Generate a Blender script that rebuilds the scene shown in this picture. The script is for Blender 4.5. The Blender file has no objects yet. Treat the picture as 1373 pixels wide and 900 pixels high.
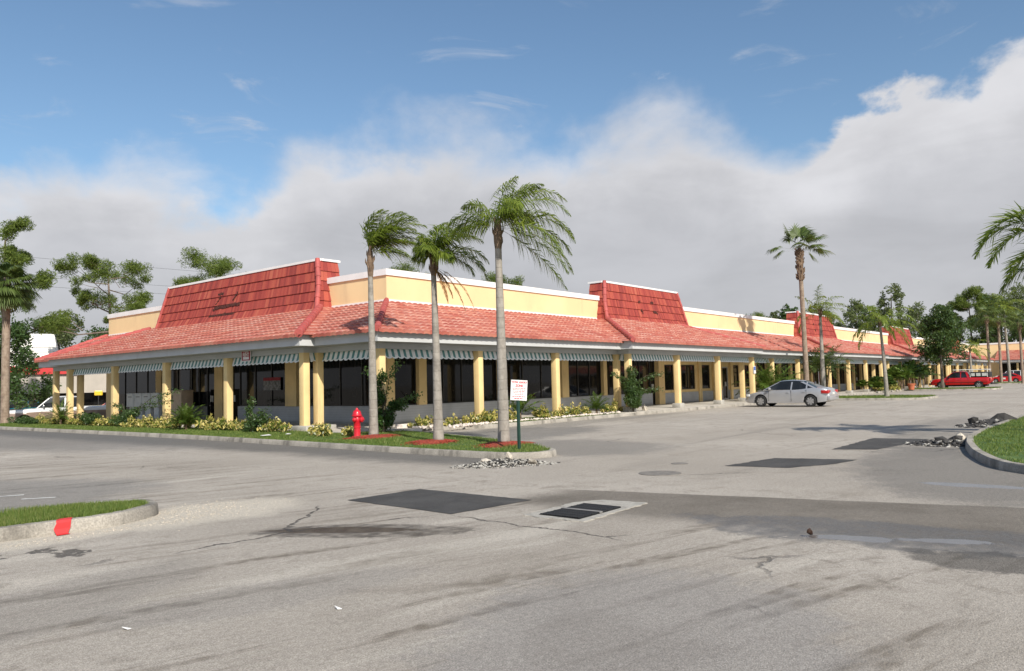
import bpy, bmesh, math, random
import numpy as np
from mathutils import Vector, Matrix
random.seed(7); rng = np.random.default_rng(7)
S = bpy.context.scene
COL = S.collection
rad = math.radians

# ------------------------------------------------------------ node helpers
class NT:
    def __init__(s, tree):
        s.t = tree; s.n = tree.nodes; s.l = tree.links
    def new(s, typ, **kw):
        n = s.n.new(typ)
        for k, v in kw.items(): setattr(n, k, v)
        return n
    def put(s, sock, v):
        if v is None: return
        if hasattr(v, 'is_linked'): s.l.new(v, sock)
        elif isinstance(v, (tuple, list)) and len(v) == 3 and sock.type == 'RGBA': sock.default_value = (*v, 1)
        else: sock.default_value = v
    def math(s, op, a, b=None, c=None, clamp=False):
        n = s.new('ShaderNodeMath', operation=op); n.use_clamp = clamp
        s.put(n.inputs[0], a); s.put(n.inputs[1], b); s.put(n.inputs[2], c)
        return n.outputs[0]
    def vmath(s, op, a, b=None, out=0):
        n = s.new('ShaderNodeVectorMath', operation=op)
        s.put(n.inputs[0], a); s.put(n.inputs[1], b)
        return n.outputs[out]
    def mix(s, f, a, b, blend='MIX'):
        n = s.new('ShaderNodeMix', data_type='RGBA', blend_type=blend)
        s.put(n.inputs[0], f); s.put(n.inputs[6], a); s.put(n.inputs[7], b)
        return n.outputs[2]
    def noise(s, vec, scale, detail=4, rough=.55, dist=0, col=False):
        n = s.new('ShaderNodeTexNoise'); s.put(n.inputs['Vector'], vec)
        n.inputs['Scale'].default_value = scale; n.inputs['Detail'].default_value = detail
        n.inputs['Roughness'].default_value = rough; n.inputs['Distortion'].default_value = dist
        return n.outputs[1 if col else 0]
    def smooth(s, v, a, b, lo=0., hi=1.):
        n = s.new('ShaderNodeMapRange', interpolation_type='SMOOTHSTEP')
        s.put(n.inputs[0], v); s.put(n.inputs[1], a); s.put(n.inputs[2], b); s.put(n.inputs[3], lo); s.put(n.inputs[4], hi)
        return n.outputs[0]
    def ramp(s, f, stops, interp='LINEAR'):
        n = s.new('ShaderNodeValToRGB'); s.put(n.inputs[0], f); cr = n.color_ramp; cr.interpolation = interp
        while len(cr.elements) < len(stops): cr.elements.new(.5)
        for e, (p, c) in zip(cr.elements, stops): e.position = p; e.color = (*c, 1)
        return n.outputs[0]
    def sep(s, v):
        n = s.new('ShaderNodeSeparateXYZ'); s.put(n.inputs[0], v); return n.outputs
    def comb(s, x, y, z=0.):
        n = s.new('ShaderNodeCombineXYZ'); s.put(n.inputs[0], x); s.put(n.inputs[1], y); s.put(n.inputs[2], z); return n.outputs[0]
    def scalev(s, v, sc):
        n = s.new('ShaderNodeVectorMath', operation='MULTIPLY'); s.put(n.inputs[0], v); n.inputs[1].default_value = sc; return n.outputs[0]

def new_mat(name):
    m = bpy.data.materials.new(name); m.use_nodes = True
    t = NT(m.node_tree); b = m.node_tree.nodes['Principled BSDF']
    return m, t, b
def opos(t): return t.new('ShaderNodeNewGeometry').outputs['Position']
def uvn(t): return t.new('ShaderNodeTexCoord').outputs['UV']

def pm(name, col, rough=.7, amt=.12, scale=3., bump=0., bscale=60., metallic=0., spec=.5, coat=0., dirt=None, fine=0.):
    m, t, b = new_mat(name)
    P = opos(t)
    n = t.noise(P, scale, 5)
    f = t.smooth(n, .3, .7, 1 - amt, 1 + amt)
    if fine:
        f = t.math('MULTIPLY', f, t.smooth(t.noise(P, bscale, 3), .3, .7, 1 - fine, 1 + fine))
    c = t.vmath('SCALE', t.new('ShaderNodeRGB').outputs[0]); c.node.inputs[0].default_value = col
    t.l.remove(c.node.inputs[0].links[0]) if c.node.inputs[0].is_linked else None
    t.l.new(f, c.node.inputs[3])
    out = c
    if dirt:
        out = t.mix(t.smooth(t.noise(t.scalev(P, (1, 1, .25)), dirt[1], 6, .65), dirt[2], dirt[2] + .2, 0, dirt[3]), out, dirt[0])
    t.l.new(out, b.inputs['Base Color'])
    b.inputs['Roughness'].default_value = rough; b.inputs['Metallic'].default_value = metallic
    b.inputs['Specular IOR Level'].default_value = spec; b.inputs['Coat Weight'].default_value = coat
    if coat: b.inputs['Coat Roughness'].default_value = .04
    if bump:
        bn = t.new('ShaderNodeBump'); bn.inputs['Strength'].default_value = bump; bn.inputs['Distance'].default_value = .02
        t.l.new(t.noise(P, bscale, 4), bn.inputs['Height']); t.l.new(bn.outputs[0], b.inputs['Normal'])
    return m

def leaf_mat(name, stops, trans=.3, rough=.5, spec=.4, nscale=1.2):
    m, t, b = new_mat(name)
    g = t.new('ShaderNodeNewGeometry')
    f = t.math('ADD', t.math('MULTIPLY', g.outputs['Random Per Island'], .6), t.math('MULTIPLY', t.noise(g.outputs['Position'], nscale, 3), .4))
    c = t.ramp(f, stops)
    t.l.new(c, b.inputs['Base Color']); b.inputs['Roughness'].default_value = rough
    b.inputs['Specular IOR Level'].default_value = spec
    tr = t.new('ShaderNodeBsdfTranslucent'); t.l.new(t.mix(.35, c, (.5, .6, .1)), tr.inputs[0])
    mx = t.new('ShaderNodeMixShader'); mx.inputs[0].default_value = trans
    t.l.new(b.outputs[0], mx.inputs[1]); t.l.new(tr.outputs[0], mx.inputs[2])
    t.l.new(mx.outputs[0], t.n['Material Output'].inputs[0])
    return m

# ------------------------------------------------------------ mesh helpers
class MB:
    def __init__(s): s.v = []; s.f = []; s.uv = []; s.hasuv = False
    def add(s, vs, fs, uvs=None):
        o = len(s.v); s.v += [tuple(map(float, p)) for p in vs]
        s.f += [tuple(i + o for i in f) for f in fs]
        if uvs: s.hasuv = True; s.uv += list(uvs)
        else: s.uv += [(0, 0)] * len(vs)
        return s
    def box(s, x0, y0, z0, x1, y1, z1):
        if x0 > x1: x0, x1 = x1, x0
        if y0 > y1: y0, y1 = y1, y0
        if z0 > z1: z0, z1 = z1, z0
        return s.add([(x0,y0,z0),(x1,y0,z0),(x1,y1,z0),(x0,y1,z0),(x0,y0,z1),(x1,y0,z1),(x1,y1,z1),(x0,y1,z1)],
                     [(0,3,2,1),(4,5,6,7),(0,1,5,4),(1,2,6,5),(2,3,7,6),(3,0,4,7)])
    def bbox(s, x0, y0, z0, x1, y1, z1, b=.01):
        # box with chamfered vertical + top edges
        bm = bmesh.new(); bmesh.ops.create_cube(bm, size=1)
        bmesh.ops.scale(bm, vec=(abs(x1-x0), abs(y1-y0), abs(z1-z0)), verts=bm.verts)
        bmesh.ops.bevel(bm, geom=bm.edges[:], offset=b, segments=2, affect='EDGES', profile=.5)
        c = ((x0+x1)/2, (y0+y1)/2, (z0+z1)/2)
        bm.verts.index_update()
        s.add([(v.co.x+c[0], v.co.y+c[1], v.co.z+c[2]) for v in bm.verts], [tuple(v.index for v in f.verts) for f in bm.faces]); bm.free()
        return s
    def quad(s, a, b, c, d, uvs=None): return s.add([a, b, c, d], [(0, 1, 2, 3)], uvs)
    def tube(s, pts, r, n=8, cap=True, sq=None):
        pts = [Vector(p) for p in pts]
        rs = r if isinstance(r, (list, tuple, np.ndarray)) else [r] * len(pts)
        vs = []; fs = []
        prev = None
        for i, p in enumerate(pts):
            d = (pts[min(i+1, len(pts)-1)] - pts[max(i-1, 0)])
            if d.length < 1e-9: d = Vector((0, 0, 1))
            d.normalize()
            if prev is None:
                a = Vector((1, 0, 0)) if abs(d.x) < .9 else Vector((0, 1, 0))
                u = (a - d * a.dot(d)).normalized()
            else: u = (prev - d * prev.dot(d)).normalized()
            prev = u; w = d.cross(u)
            for k in range(n):
                an = 2 * math.pi * k / n
                vs.append(p + (u * math.cos(an) + w * math.sin(an)) * rs[i])
        for i in range(len(pts) - 1):
            for k in range(n):
                a = i*n+k; b = i*n+(k+1) % n
                fs.append((a, b, b+n, a+n))
        if cap: fs.append(tuple(range(n-1, -1, -1))); fs.append(tuple(range((len(pts)-1)*n, len(pts)*n)))
        return s.add(vs, fs)
    def lathe(s, prof, n=20, c=(0, 0, 0), axis='z'):
        vs = []; fs = []
        for (r, z) in prof:
            for k in range(n):
                a = 2*math.pi*k/n; x, y = r*math.cos(a), r*math.sin(a)
                p = (x, y, z) if axis == 'z' else ((x, z, y) if axis == 'y' else (z, x, y))
                vs.append((p[0]+c[0], p[1]+c[1], p[2]+c[2]))
        for i in range(len(prof)-1):
            for k in range(n):
                a = i*n+k; b = i*n+(k+1) % n; fs.append((a, b, b+n, a+n))
        fs.append(tuple(range(n-1, -1, -1))); fs.append(tuple(range((len(prof)-1)*n, len(prof)*n)))
        return s.add(vs, fs)
    def build(s, name, mat, parent=None, smooth=False, sharp=35, recalc=True, loc=None):
        me = bpy.data.meshes.new(name); me.from_pydata(s.v, [], s.f)
        if s.hasuv:
            ul = me.uv_layers.new(name='UVMap'); vi = np.empty(len(me.loops), dtype=np.int32); me.loops.foreach_get('vertex_index', vi)
            ul.data.foreach_set('uv', np.array(s.uv, dtype=np.float32)[vi].ravel())
        if recalc and len(s.f) < 60000:
            bm = bmesh.new(); bm.from_mesh(me); bmesh.ops.recalc_face_normals(bm, faces=bm.faces); bm.to_mesh(me); bm.free()
        me.materials.append(mat)
        if smooth:
            me.shade_smooth(); me.set_sharp_from_angle(angle=rad(sharp))
        me.validate()
        o = bpy.data.objects.new(name, me); COL.objects.link(o)
        if parent is not None: o.parent = parent
        if loc: o.location = loc
        return o

def np_obj(name, V, F, mat, parent=None, loc=None):
    """fast mesh from arrays: V (n,3), F (m,k) with the same k"""
    V = np.asarray(V, dtype=np.float32); F = np.asarray(F, dtype=np.int32)
    me = bpy.data.meshes.new(name); k = F.shape[1]
    me.vertices.add(len(V)); me.vertices.foreach_set('co', V.ravel())
    me.loops.add(F.size); me.loops.foreach_set('vertex_index', F.ravel())
    me.polygons.add(len(F)); me.polygons.foreach_set('loop_start', np.arange(0, F.size, k, dtype=np.int32))
    me.polygons.foreach_set('loop_total', np.full(len(F), k, dtype=np.int32))
    me.update(calc_edges=True); me.materials.append(mat)
    o = bpy.data.objects.new(name, me); COL.objects.link(o)
    if parent is not None: o.parent = parent
    if loc: o.location = loc
    return o

def tag(o, label=None, cat=None, group=None, kind=None):
    if label: o['label'] = label
    if cat: o['category'] = cat
    if group: o['group'] = group
    if kind: o['kind'] = kind
    return o
def thing(name, label, cat, loc=(0, 0, 0), rotz=0., group=None):
    o = bpy.data.objects.new(name, None); COL.objects.link(o); o.empty_display_size = .2
    o.location = loc; o.rotation_euler = (0, 0, rotz); return tag(o, label, cat, group)
def copy_tree(o, parent=None):
    c = o.copy(); COL.objects.link(c)
    if parent is not None: c.parent = parent
    for ch in o.children: copy_tree(ch, c)
    return c
def copy_thing(o, loc, rotz, label, scale=1., group=None):
    c = copy_tree(o); c.location = loc; c.rotation_euler = (0, 0, rotz); c.scale = (scale,)*3 if not isinstance(scale, tuple) else scale
    c['label'] = label
    if group: c['group'] = group
    return c
def catmull(pts, n=8, closed=False):
    P = [np.array(p, float) for p in pts]; out = []; m = len(P)
    rngi = range(m if closed else m-1)
    for i in rngi:
        if closed: a, b, c, d = P[(i-1) % m], P[i], P[(i+1) % m], P[(i+2) % m]
        else: a, b, c, d = P[max(i-1, 0)], P[i], P[i+1], P[min(i+2, m-1)]
        for k in range(n):
            t = k/n
            out.append(.5*((2*b)+(-a+c)*t+(2*a-5*b+4*c-d)*t*t+(-a+3*b-3*c+d)*t**3))
    if not closed: out.append(P[-1])
    return out
def in_poly(X, Y, poly):
    r = np.zeros(len(X), bool); n = len(poly); j = n-1
    for i in range(n):
        xi, yi = poly[i]; xj, yj = poly[j]
        c = ((yi > Y) != (yj > Y)) & (X < (xj-xi)*(Y-yi)/((yj-yi) + 1e-12)+xi); r ^= c; j = i
    return r

# ------------------------------------------------------------ text strokes (flat lettering built from font curves)
def text_mesh(body, size, name, mat, parent, loc, rot, bold=0.0):
    cu = bpy.data.curves.new(name, 'FONT'); cu.body = body; cu.size = size; cu.align_x = 'CENTER'; cu.align_y = 'CENTER'; cu.offset = bold; cu.extrude = .001
    tmp = bpy.data.objects.new(name+'_src', cu); COL.objects.link(tmp)
    dg = bpy.context.evaluated_depsgraph_get(); me = bpy.data.meshes.new_from_object(tmp.evaluated_get(dg))
    bpy.data.objects.remove(tmp); bpy.data.curves.remove(cu)
    me.materials.clear(); me.materials.append(mat); me.name = name
    o = bpy.data.objects.new(name, me); COL.objects.link(o); o.parent = parent; o.location = loc; o.rotation_euler = rot
    return o

# ------------------------------------------------------------ camera
cam = bpy.data.cameras.new('camera'); co = bpy.data.objects.new('camera', cam); COL.objects.link(co); S.camera = co
Rv = Vector((0.63408426, -0.77289109, -0.02401073)); Uv = Vector((-0.03181163, -0.05709813, 0.99786163)); Fv = Vector((0.77260933, 0.63196453, 0.06079195))
co.matrix_world = Matrix(((Rv.x, Uv.x, -Fv.x, -17.1207), (Rv.y, Uv.y, -Fv.y, -19.6219), (Rv.z, Uv.z, -Fv.z, 1.6), (0, 0, 0, 1)))
cam.sensor_width = 36; cam.lens = 1050.3/1373*36; cam.clip_start = .1; cam.clip_end = 4000

# ------------------------------------------------------------ light and sky
SUN = Vector((-.5, -1, .85)).normalized()
elev = math.asin(SUN.z); azi = math.atan2(SUN.x, SUN.y) % (2*math.pi)
sl = bpy.data.lights.new('sun', 'SUN'); sl.energy = 4.2; sl.angle = rad(.5); sl.color = (1, .94, .84)
so = bpy.data.objects.new('sun', sl); COL.objects.link(so); so.rotation_euler = SUN.to_track_quat('Z', 'Y').to_euler(); so.location = (-20, -40, 60)
w = bpy.data.worlds.new('World'); S.world = w; w.use_nodes = True
t = NT(w.node_tree); bg = w.node_tree.nodes['Background']
sky = t.new('ShaderNodeTexSky', sky_type='NISHITA'); sky.sun_disc = False; sky.sun_elevation = elev; sky.sun_rotation = azi
sky.air_density = 1.0; sky.dust_density = 1.0; sky.ozone_density = 1.6; sky.altitude = 0
D = t.new('ShaderNodeTexCoord').outputs['Generated']
dx, dy, dz = t.sep(D)
fwd = t.vmath('DOT_PRODUCT', D, (0.7741, 0.6331, 0), out=1); rgt = t.vmath('DOT_PRODUCT', D, (0.6331, -0.7741, 0), out=1)
th = t.math('ARCTAN2', rgt, fwd)                      # azimuth, 0 over the building, + to the right
hz = t.math('SQRT', t.math('ADD', t.math('MULTIPLY', dx, dx), t.math('MULTIPLY', dy, dy)))
te = t.math('DIVIDE', dz, hz)                         # tan(elevation)
fc = t.new('ShaderNodeFloatCurve'); cv = fc.mapping.curves[0]
pts = [(-180, .25), (-60, .24), (-33, .262), (-29, .275), (-24.8, .262), (-19.5, .238), (-17.5, .25), (-14, .298), (-9, .308), (-3.6, .312), (1.5, .308), (6.2, .305), (11.5, .335), (15, .33), (19.6, .285), (26, .318), (33.2, .35), (60, .42), (180, .3)]
for i, (a, e) in enumerate(pts):
    x, y = (a+180)/360, e
    if i == 0: cv.points[0].location = (x, y)
    elif i == len(pts)-1: cv.points[len(cv.points)-1].location = (1, y)
    else: cv.points.new(x, y)
fc.mapping.update()
t.l.new(t.math('DIVIDE', t.math('ADD', th, math.pi), 2*math.pi), fc.inputs[1])
edge = fc.outputs[0]
cvec = t.comb(t.math('MULTIPLY', th, 1.0), t.math('MULTIPLY', te, 1.25), 0.3)
n1 = t.noise(cvec, 7.5, 10, .56, .15); n2 = t.noise(cvec, 2.6, 5, .5)
off = t.math('ADD', t.math('MULTIPLY', t.math('SUBTRACT', n1, .5), .20), t.math('MULTIPLY', t.math('SUBTRACT', n2, .5), .10))
dd = t.math('ADD', t.math('SUBTRACT', edge, te), off)
soft = t.smooth(t.noise(cvec, 3.3, 3, .5), .38, .62, .014, .075)
mask = t.smooth(dd, t.math('MULTIPLY', soft, -.55), soft)
nc = t.noise(t.comb(t.math('MULTIPLY', th, 2.0), t.math('MULTIPLY', te, 5.0), 1.7), 2.2, 7, .55, .4)
depth = t.smooth(dd, 0., .16)
bright = t.math('MULTIPLY', t.smooth(nc, .28, .72, .91, 1.09), t.smooth(depth, 0., 1., 1.07, .97))
bright = t.math('MULTIPLY', bright, t.smooth(te, .0, .10, 1.05, 1.))
ccol = t.mix(depth, (.530, .528, .545), (.430, .432, .454))
cl = t.vmath('SCALE', ccol); t.l.new(bright, cl.node.inputs[3])
# thin wisps above
wn = t.noise(t.comb(t.math('MULTIPLY', th, 3.), t.math('MULTIPLY', te, 7.), 5.), 2.6, 8, .62, .6)
wispr = t.math('MULTIPLY', t.smooth(wn, .56, .78), t.smooth(te, .62, .3, 0, .55))
mask = t.math('MAXIMUM', mask, wispr)
mask = t.math('MULTIPLY', mask, .97)
skyv = t.vmath('SCALE', sky.outputs[0]); skyv.node.inputs[3].default_value = 1.0
SKY_STR = .105
clv = t.vmath('SCALE', cl); clv.node.inputs[3].default_value = 1/SKY_STR
skyc = t.vmath('MULTIPLY', skyv, (.90, 1.0, 1.02))
t.l.new(t.mix(mask, skyc, clv), bg.inputs[0]); bg.inputs[1].default_value = SKY_STR
S.view_settings.view_transform = 'Standard'; S.view_settings.look = 'None'; S.view_settings.gamma = 1; S.view_settings.exposure = 0.36
S.render.engine = 'CYCLES'
S.cycles.max_bounces = 6; S.cycles.transparent_max_bounces = 6
# ============================================================ materials
M = {}
M['yellow'] = pm('yellow_stucco', (.80, .590, .285), .85, .08, 1.2, .25, 90, dirt=((.42, .31, .18), 1.6, .53, .45))
M['yellow_par'] = pm('yellow_parapet_stucco', (.80, .605, .335), .85, .06, .5, .2, 60, dirt=((.50, .37, .23), .9, .53, .40))
M['white'] = pm('white_trim_paint', (.80, .79, .77), .6, .05, 1.5, .1, 60, dirt=((.5, .48, .44), 1.3, .62, .35))
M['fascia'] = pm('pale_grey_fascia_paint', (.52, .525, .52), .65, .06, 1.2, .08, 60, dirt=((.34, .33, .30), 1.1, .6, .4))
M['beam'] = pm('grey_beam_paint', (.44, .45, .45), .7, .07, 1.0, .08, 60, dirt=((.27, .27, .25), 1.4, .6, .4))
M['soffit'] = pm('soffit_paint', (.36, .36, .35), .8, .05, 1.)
M['concrete'] = pm('weathered_concrete', (.40, .38, .34), .9, .16, 2.2, .35, 70, dirt=((.16, .15, .13), 1.6, .52, .65), fine=.12)
M['kerb'] = pm('stained_kerb_concrete', (.34, .31, .265), .92, .2, 1.6, .5, 50, dirt=((.10, .09, .075), 2.2, .48, .75), fine=.2)
M['walk'] = pm('sidewalk_concrete', (.50, .46, .40), .9, .12, 1.0, .25, 60, dirt=((.28, .25, .21), .8, .55, .5), fine=.1)
M['dark_metal'] = pm('dark_bronze_metal', (.03, .028, .025), .45, .1, 4)
M['rock'] = pm('pale_rubble', (.42, .40, .36), .95, .4, 9, .5, 60, dirt=((.12, .11, .10), 7, .5, .8))
M['border_rock'] = pm('pinkish_white_stone', (.66, .58, .52), .9, .25, 6, .4, 50)
M['tar_chunk'] = pm('broken_asphalt', (.045, .042, .04), .8, .3, 6, .6, 50, dirt=((.22, .20, .18), 5, .56, .6))
M['mulch'] = pm('red_mulch', (.30, .045, .022), .9, .45, 25, .9, 70, fine=.4)
M['paint_red'] = pm('red_paint', (.62, .04, .04), .6, .1, 8)
M['grate'] = pm('iron_grate', (.035, .036, .038), .6, .15, 20, metallic=.4)
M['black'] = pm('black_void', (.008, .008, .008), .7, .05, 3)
def glass_mat(name, col, rough=.04, spec=.22):
    m, t, b = new_mat(name); P = opos(t)
    t.l.new(t.mix(t.smooth(t.noise(t.scalev(P, (1.3, 1.3, .35)), .9, 3), .4, .7), col, tuple(c*2.6 for c in col)), b.inputs['Base Color'])
    b.inputs['Roughness'].default_value = rough; b.inputs['Specular IOR Level'].default_value = spec
    bn = t.new('ShaderNodeBump'); bn.inputs['Strength'].default_value = .05; bn.inputs['Distance'].default_value = .05
    t.l.new(t.noise(P, .8, 2), bn.inputs['Height']); t.l.new(bn.outputs[0], b.inputs['Normal'])
    return m
M['glass'] = glass_mat('dark_shop_glass', (.006, .006, .006))
def knee_mat():
    m, t, b = new_mat('grey_painted_block'); P = opos(t); x, y, z = t.sep(P)
    ln = t.math('PINGPONG', z, .05)
    g = t.smooth(ln, .0, .008, .72, 1.)
    n = t.smooth(t.noise(P, 1.4, 5), .3, .7, .9, 1.08)
    c = t.vmath('SCALE', t.mix(t.smooth(z, .15, .32), (.30, .29, .27), (.44, .45, .46))); t.l.new(t.math('MULTIPLY', g, n), c.node.inputs[3])
    t.l.new(c, b.inputs['Base Color']); b.inputs['Roughness'].default_value = .8
    bn = t.new('ShaderNodeBump'); bn.inputs['Strength'].default_value = .5; bn.inputs['Distance'].default_value = .01
    t.l.new(g, bn.inputs['Height']); t.l.new(bn.outputs[0], b.inputs['Normal'])
    return m
M['knee'] = knee_mat()
def tile_mat(name, cu, cvs, stops, streak, streak_col, edge=.0, rough=.75, dirt_amt=.3):
    m, t, b = new_mat(name); uv = uvn(t); u, v, _ = t.sep(uv)
    cv_ = t.math('FLOOR', t.math('DIVIDE', v, cvs)); cu_ = t.math('FLOOR', t.math('DIVIDE', u, cu))
    wn = t.new('ShaderNodeTexWhiteNoise', noise_dimensions='2D'); t.l.new(t.comb(cu_, cv_), wn.inputs['Vector'])
    big = t.noise(t.comb(u, v), .35, 4)
    f = t.math('ADD', t.math('MULTIPLY', wn.outputs[0], .62), t.math('MULTIPLY', big, .5))
    c = t.ramp(t.math('SUBTRACT', f, .06), stops)
    st = t.noise(t.comb(t.math('MULTIPLY', u, 1.4), t.math('ADD', t.math('MULTIPLY', cv_, 7.31), t.math('MULTIPLY', v, 1.5))), 1.0, 5, .62)
    fr = t.math('SUBTRACT', t.math('DIVIDE', v, cvs), cv_); lit_edge = t.math('MAXIMUM', t.smooth(fr, .10, .30, 1., 0.), t.smooth(fr, .95, .99, 0., 1.)) if edge else 0.  # pale lower course edges: sunlit risers put into the colour
    c = t.mix(t.math('MULTIPLY', t.smooth(st, .40, .62, 0, streak), t.math('ADD', t.math('MULTIPLY', lit_edge, .9), .22)), c, streak_col)
    if edge: c = t.mix(t.smooth(fr, .62, .93, 0., .45), c, (.20, .05, .04))  # darker just below the next course: shade of the overlap put into the colour
    d = t.noise(t.comb(t.math('MULTIPLY', u, 3.), t.math('MULTIPLY', v, 1.2)), 1.6, 6, .7)
    c = t.mix(t.smooth(d, .54, .76, 0, dirt_amt), c, (.12, .045, .035))
    t.l.new(c, b.inputs['Base Color']); b.inputs['Roughness'].default_value = rough; b.inputs['Specular IOR Level'].default_value = .3
    bn = t.new('ShaderNodeBump'); bn.inputs['Strength'].default_value = .3; bn.inputs['Distance'].default_value = .01
    t.l.new(t.noise(t.comb(u, v), 25, 4), bn.inputs['Height']); t.l.new(bn.outputs[0], b.inputs['Normal'])
    return m
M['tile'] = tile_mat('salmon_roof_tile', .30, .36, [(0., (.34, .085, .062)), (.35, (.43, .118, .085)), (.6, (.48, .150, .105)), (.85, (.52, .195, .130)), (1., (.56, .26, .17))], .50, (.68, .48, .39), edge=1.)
M['mansard'] = tile_mat('red_mansard_tile', .13, .42, [(0., (.17, .030, .026)), (.3, (.27, .045, .037)), (.55, (.34, .060, .045)), (.75, (.40, .085, .055)), (.92, (.46, .14, .085)), (1., (.5, .28, .2))], .12, (.5, .25, .18), dirt_amt=.45)
M['cap'] = pm('red_ridge_cap', (.40, .085, .075), .7, .15, 2.5, .2, 50, dirt=((.18, .04, .03), 3, .55, .5))
def awning_mat():
    m, t, b = new_mat('striped_green_white_awning'); u, v, _ = t.sep(uvn(t))
    s = t.math('FRACT', t.math('DIVIDE', u, .27))
    k = t.smooth(t.math('ABSOLUTE', t.math('SUBTRACT', s, .5)), .19, .22)
    c = t.mix(k, (.10, .27, .27), (.84, .86, .86))
    c = t.mix(t.smooth(v, .84, .86), c, (.86, .88, .88))
    n = t.noise(uvn(t), 3., 5); c = t.mix(t.smooth(n, .5, .75, 0, .3), c, (.28, .3, .3))
    t.l.new(c, b.inputs['Base Color']); b.inputs['Roughness'].default_value = .6
    return m
M['awning'] = awning_mat()

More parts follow.
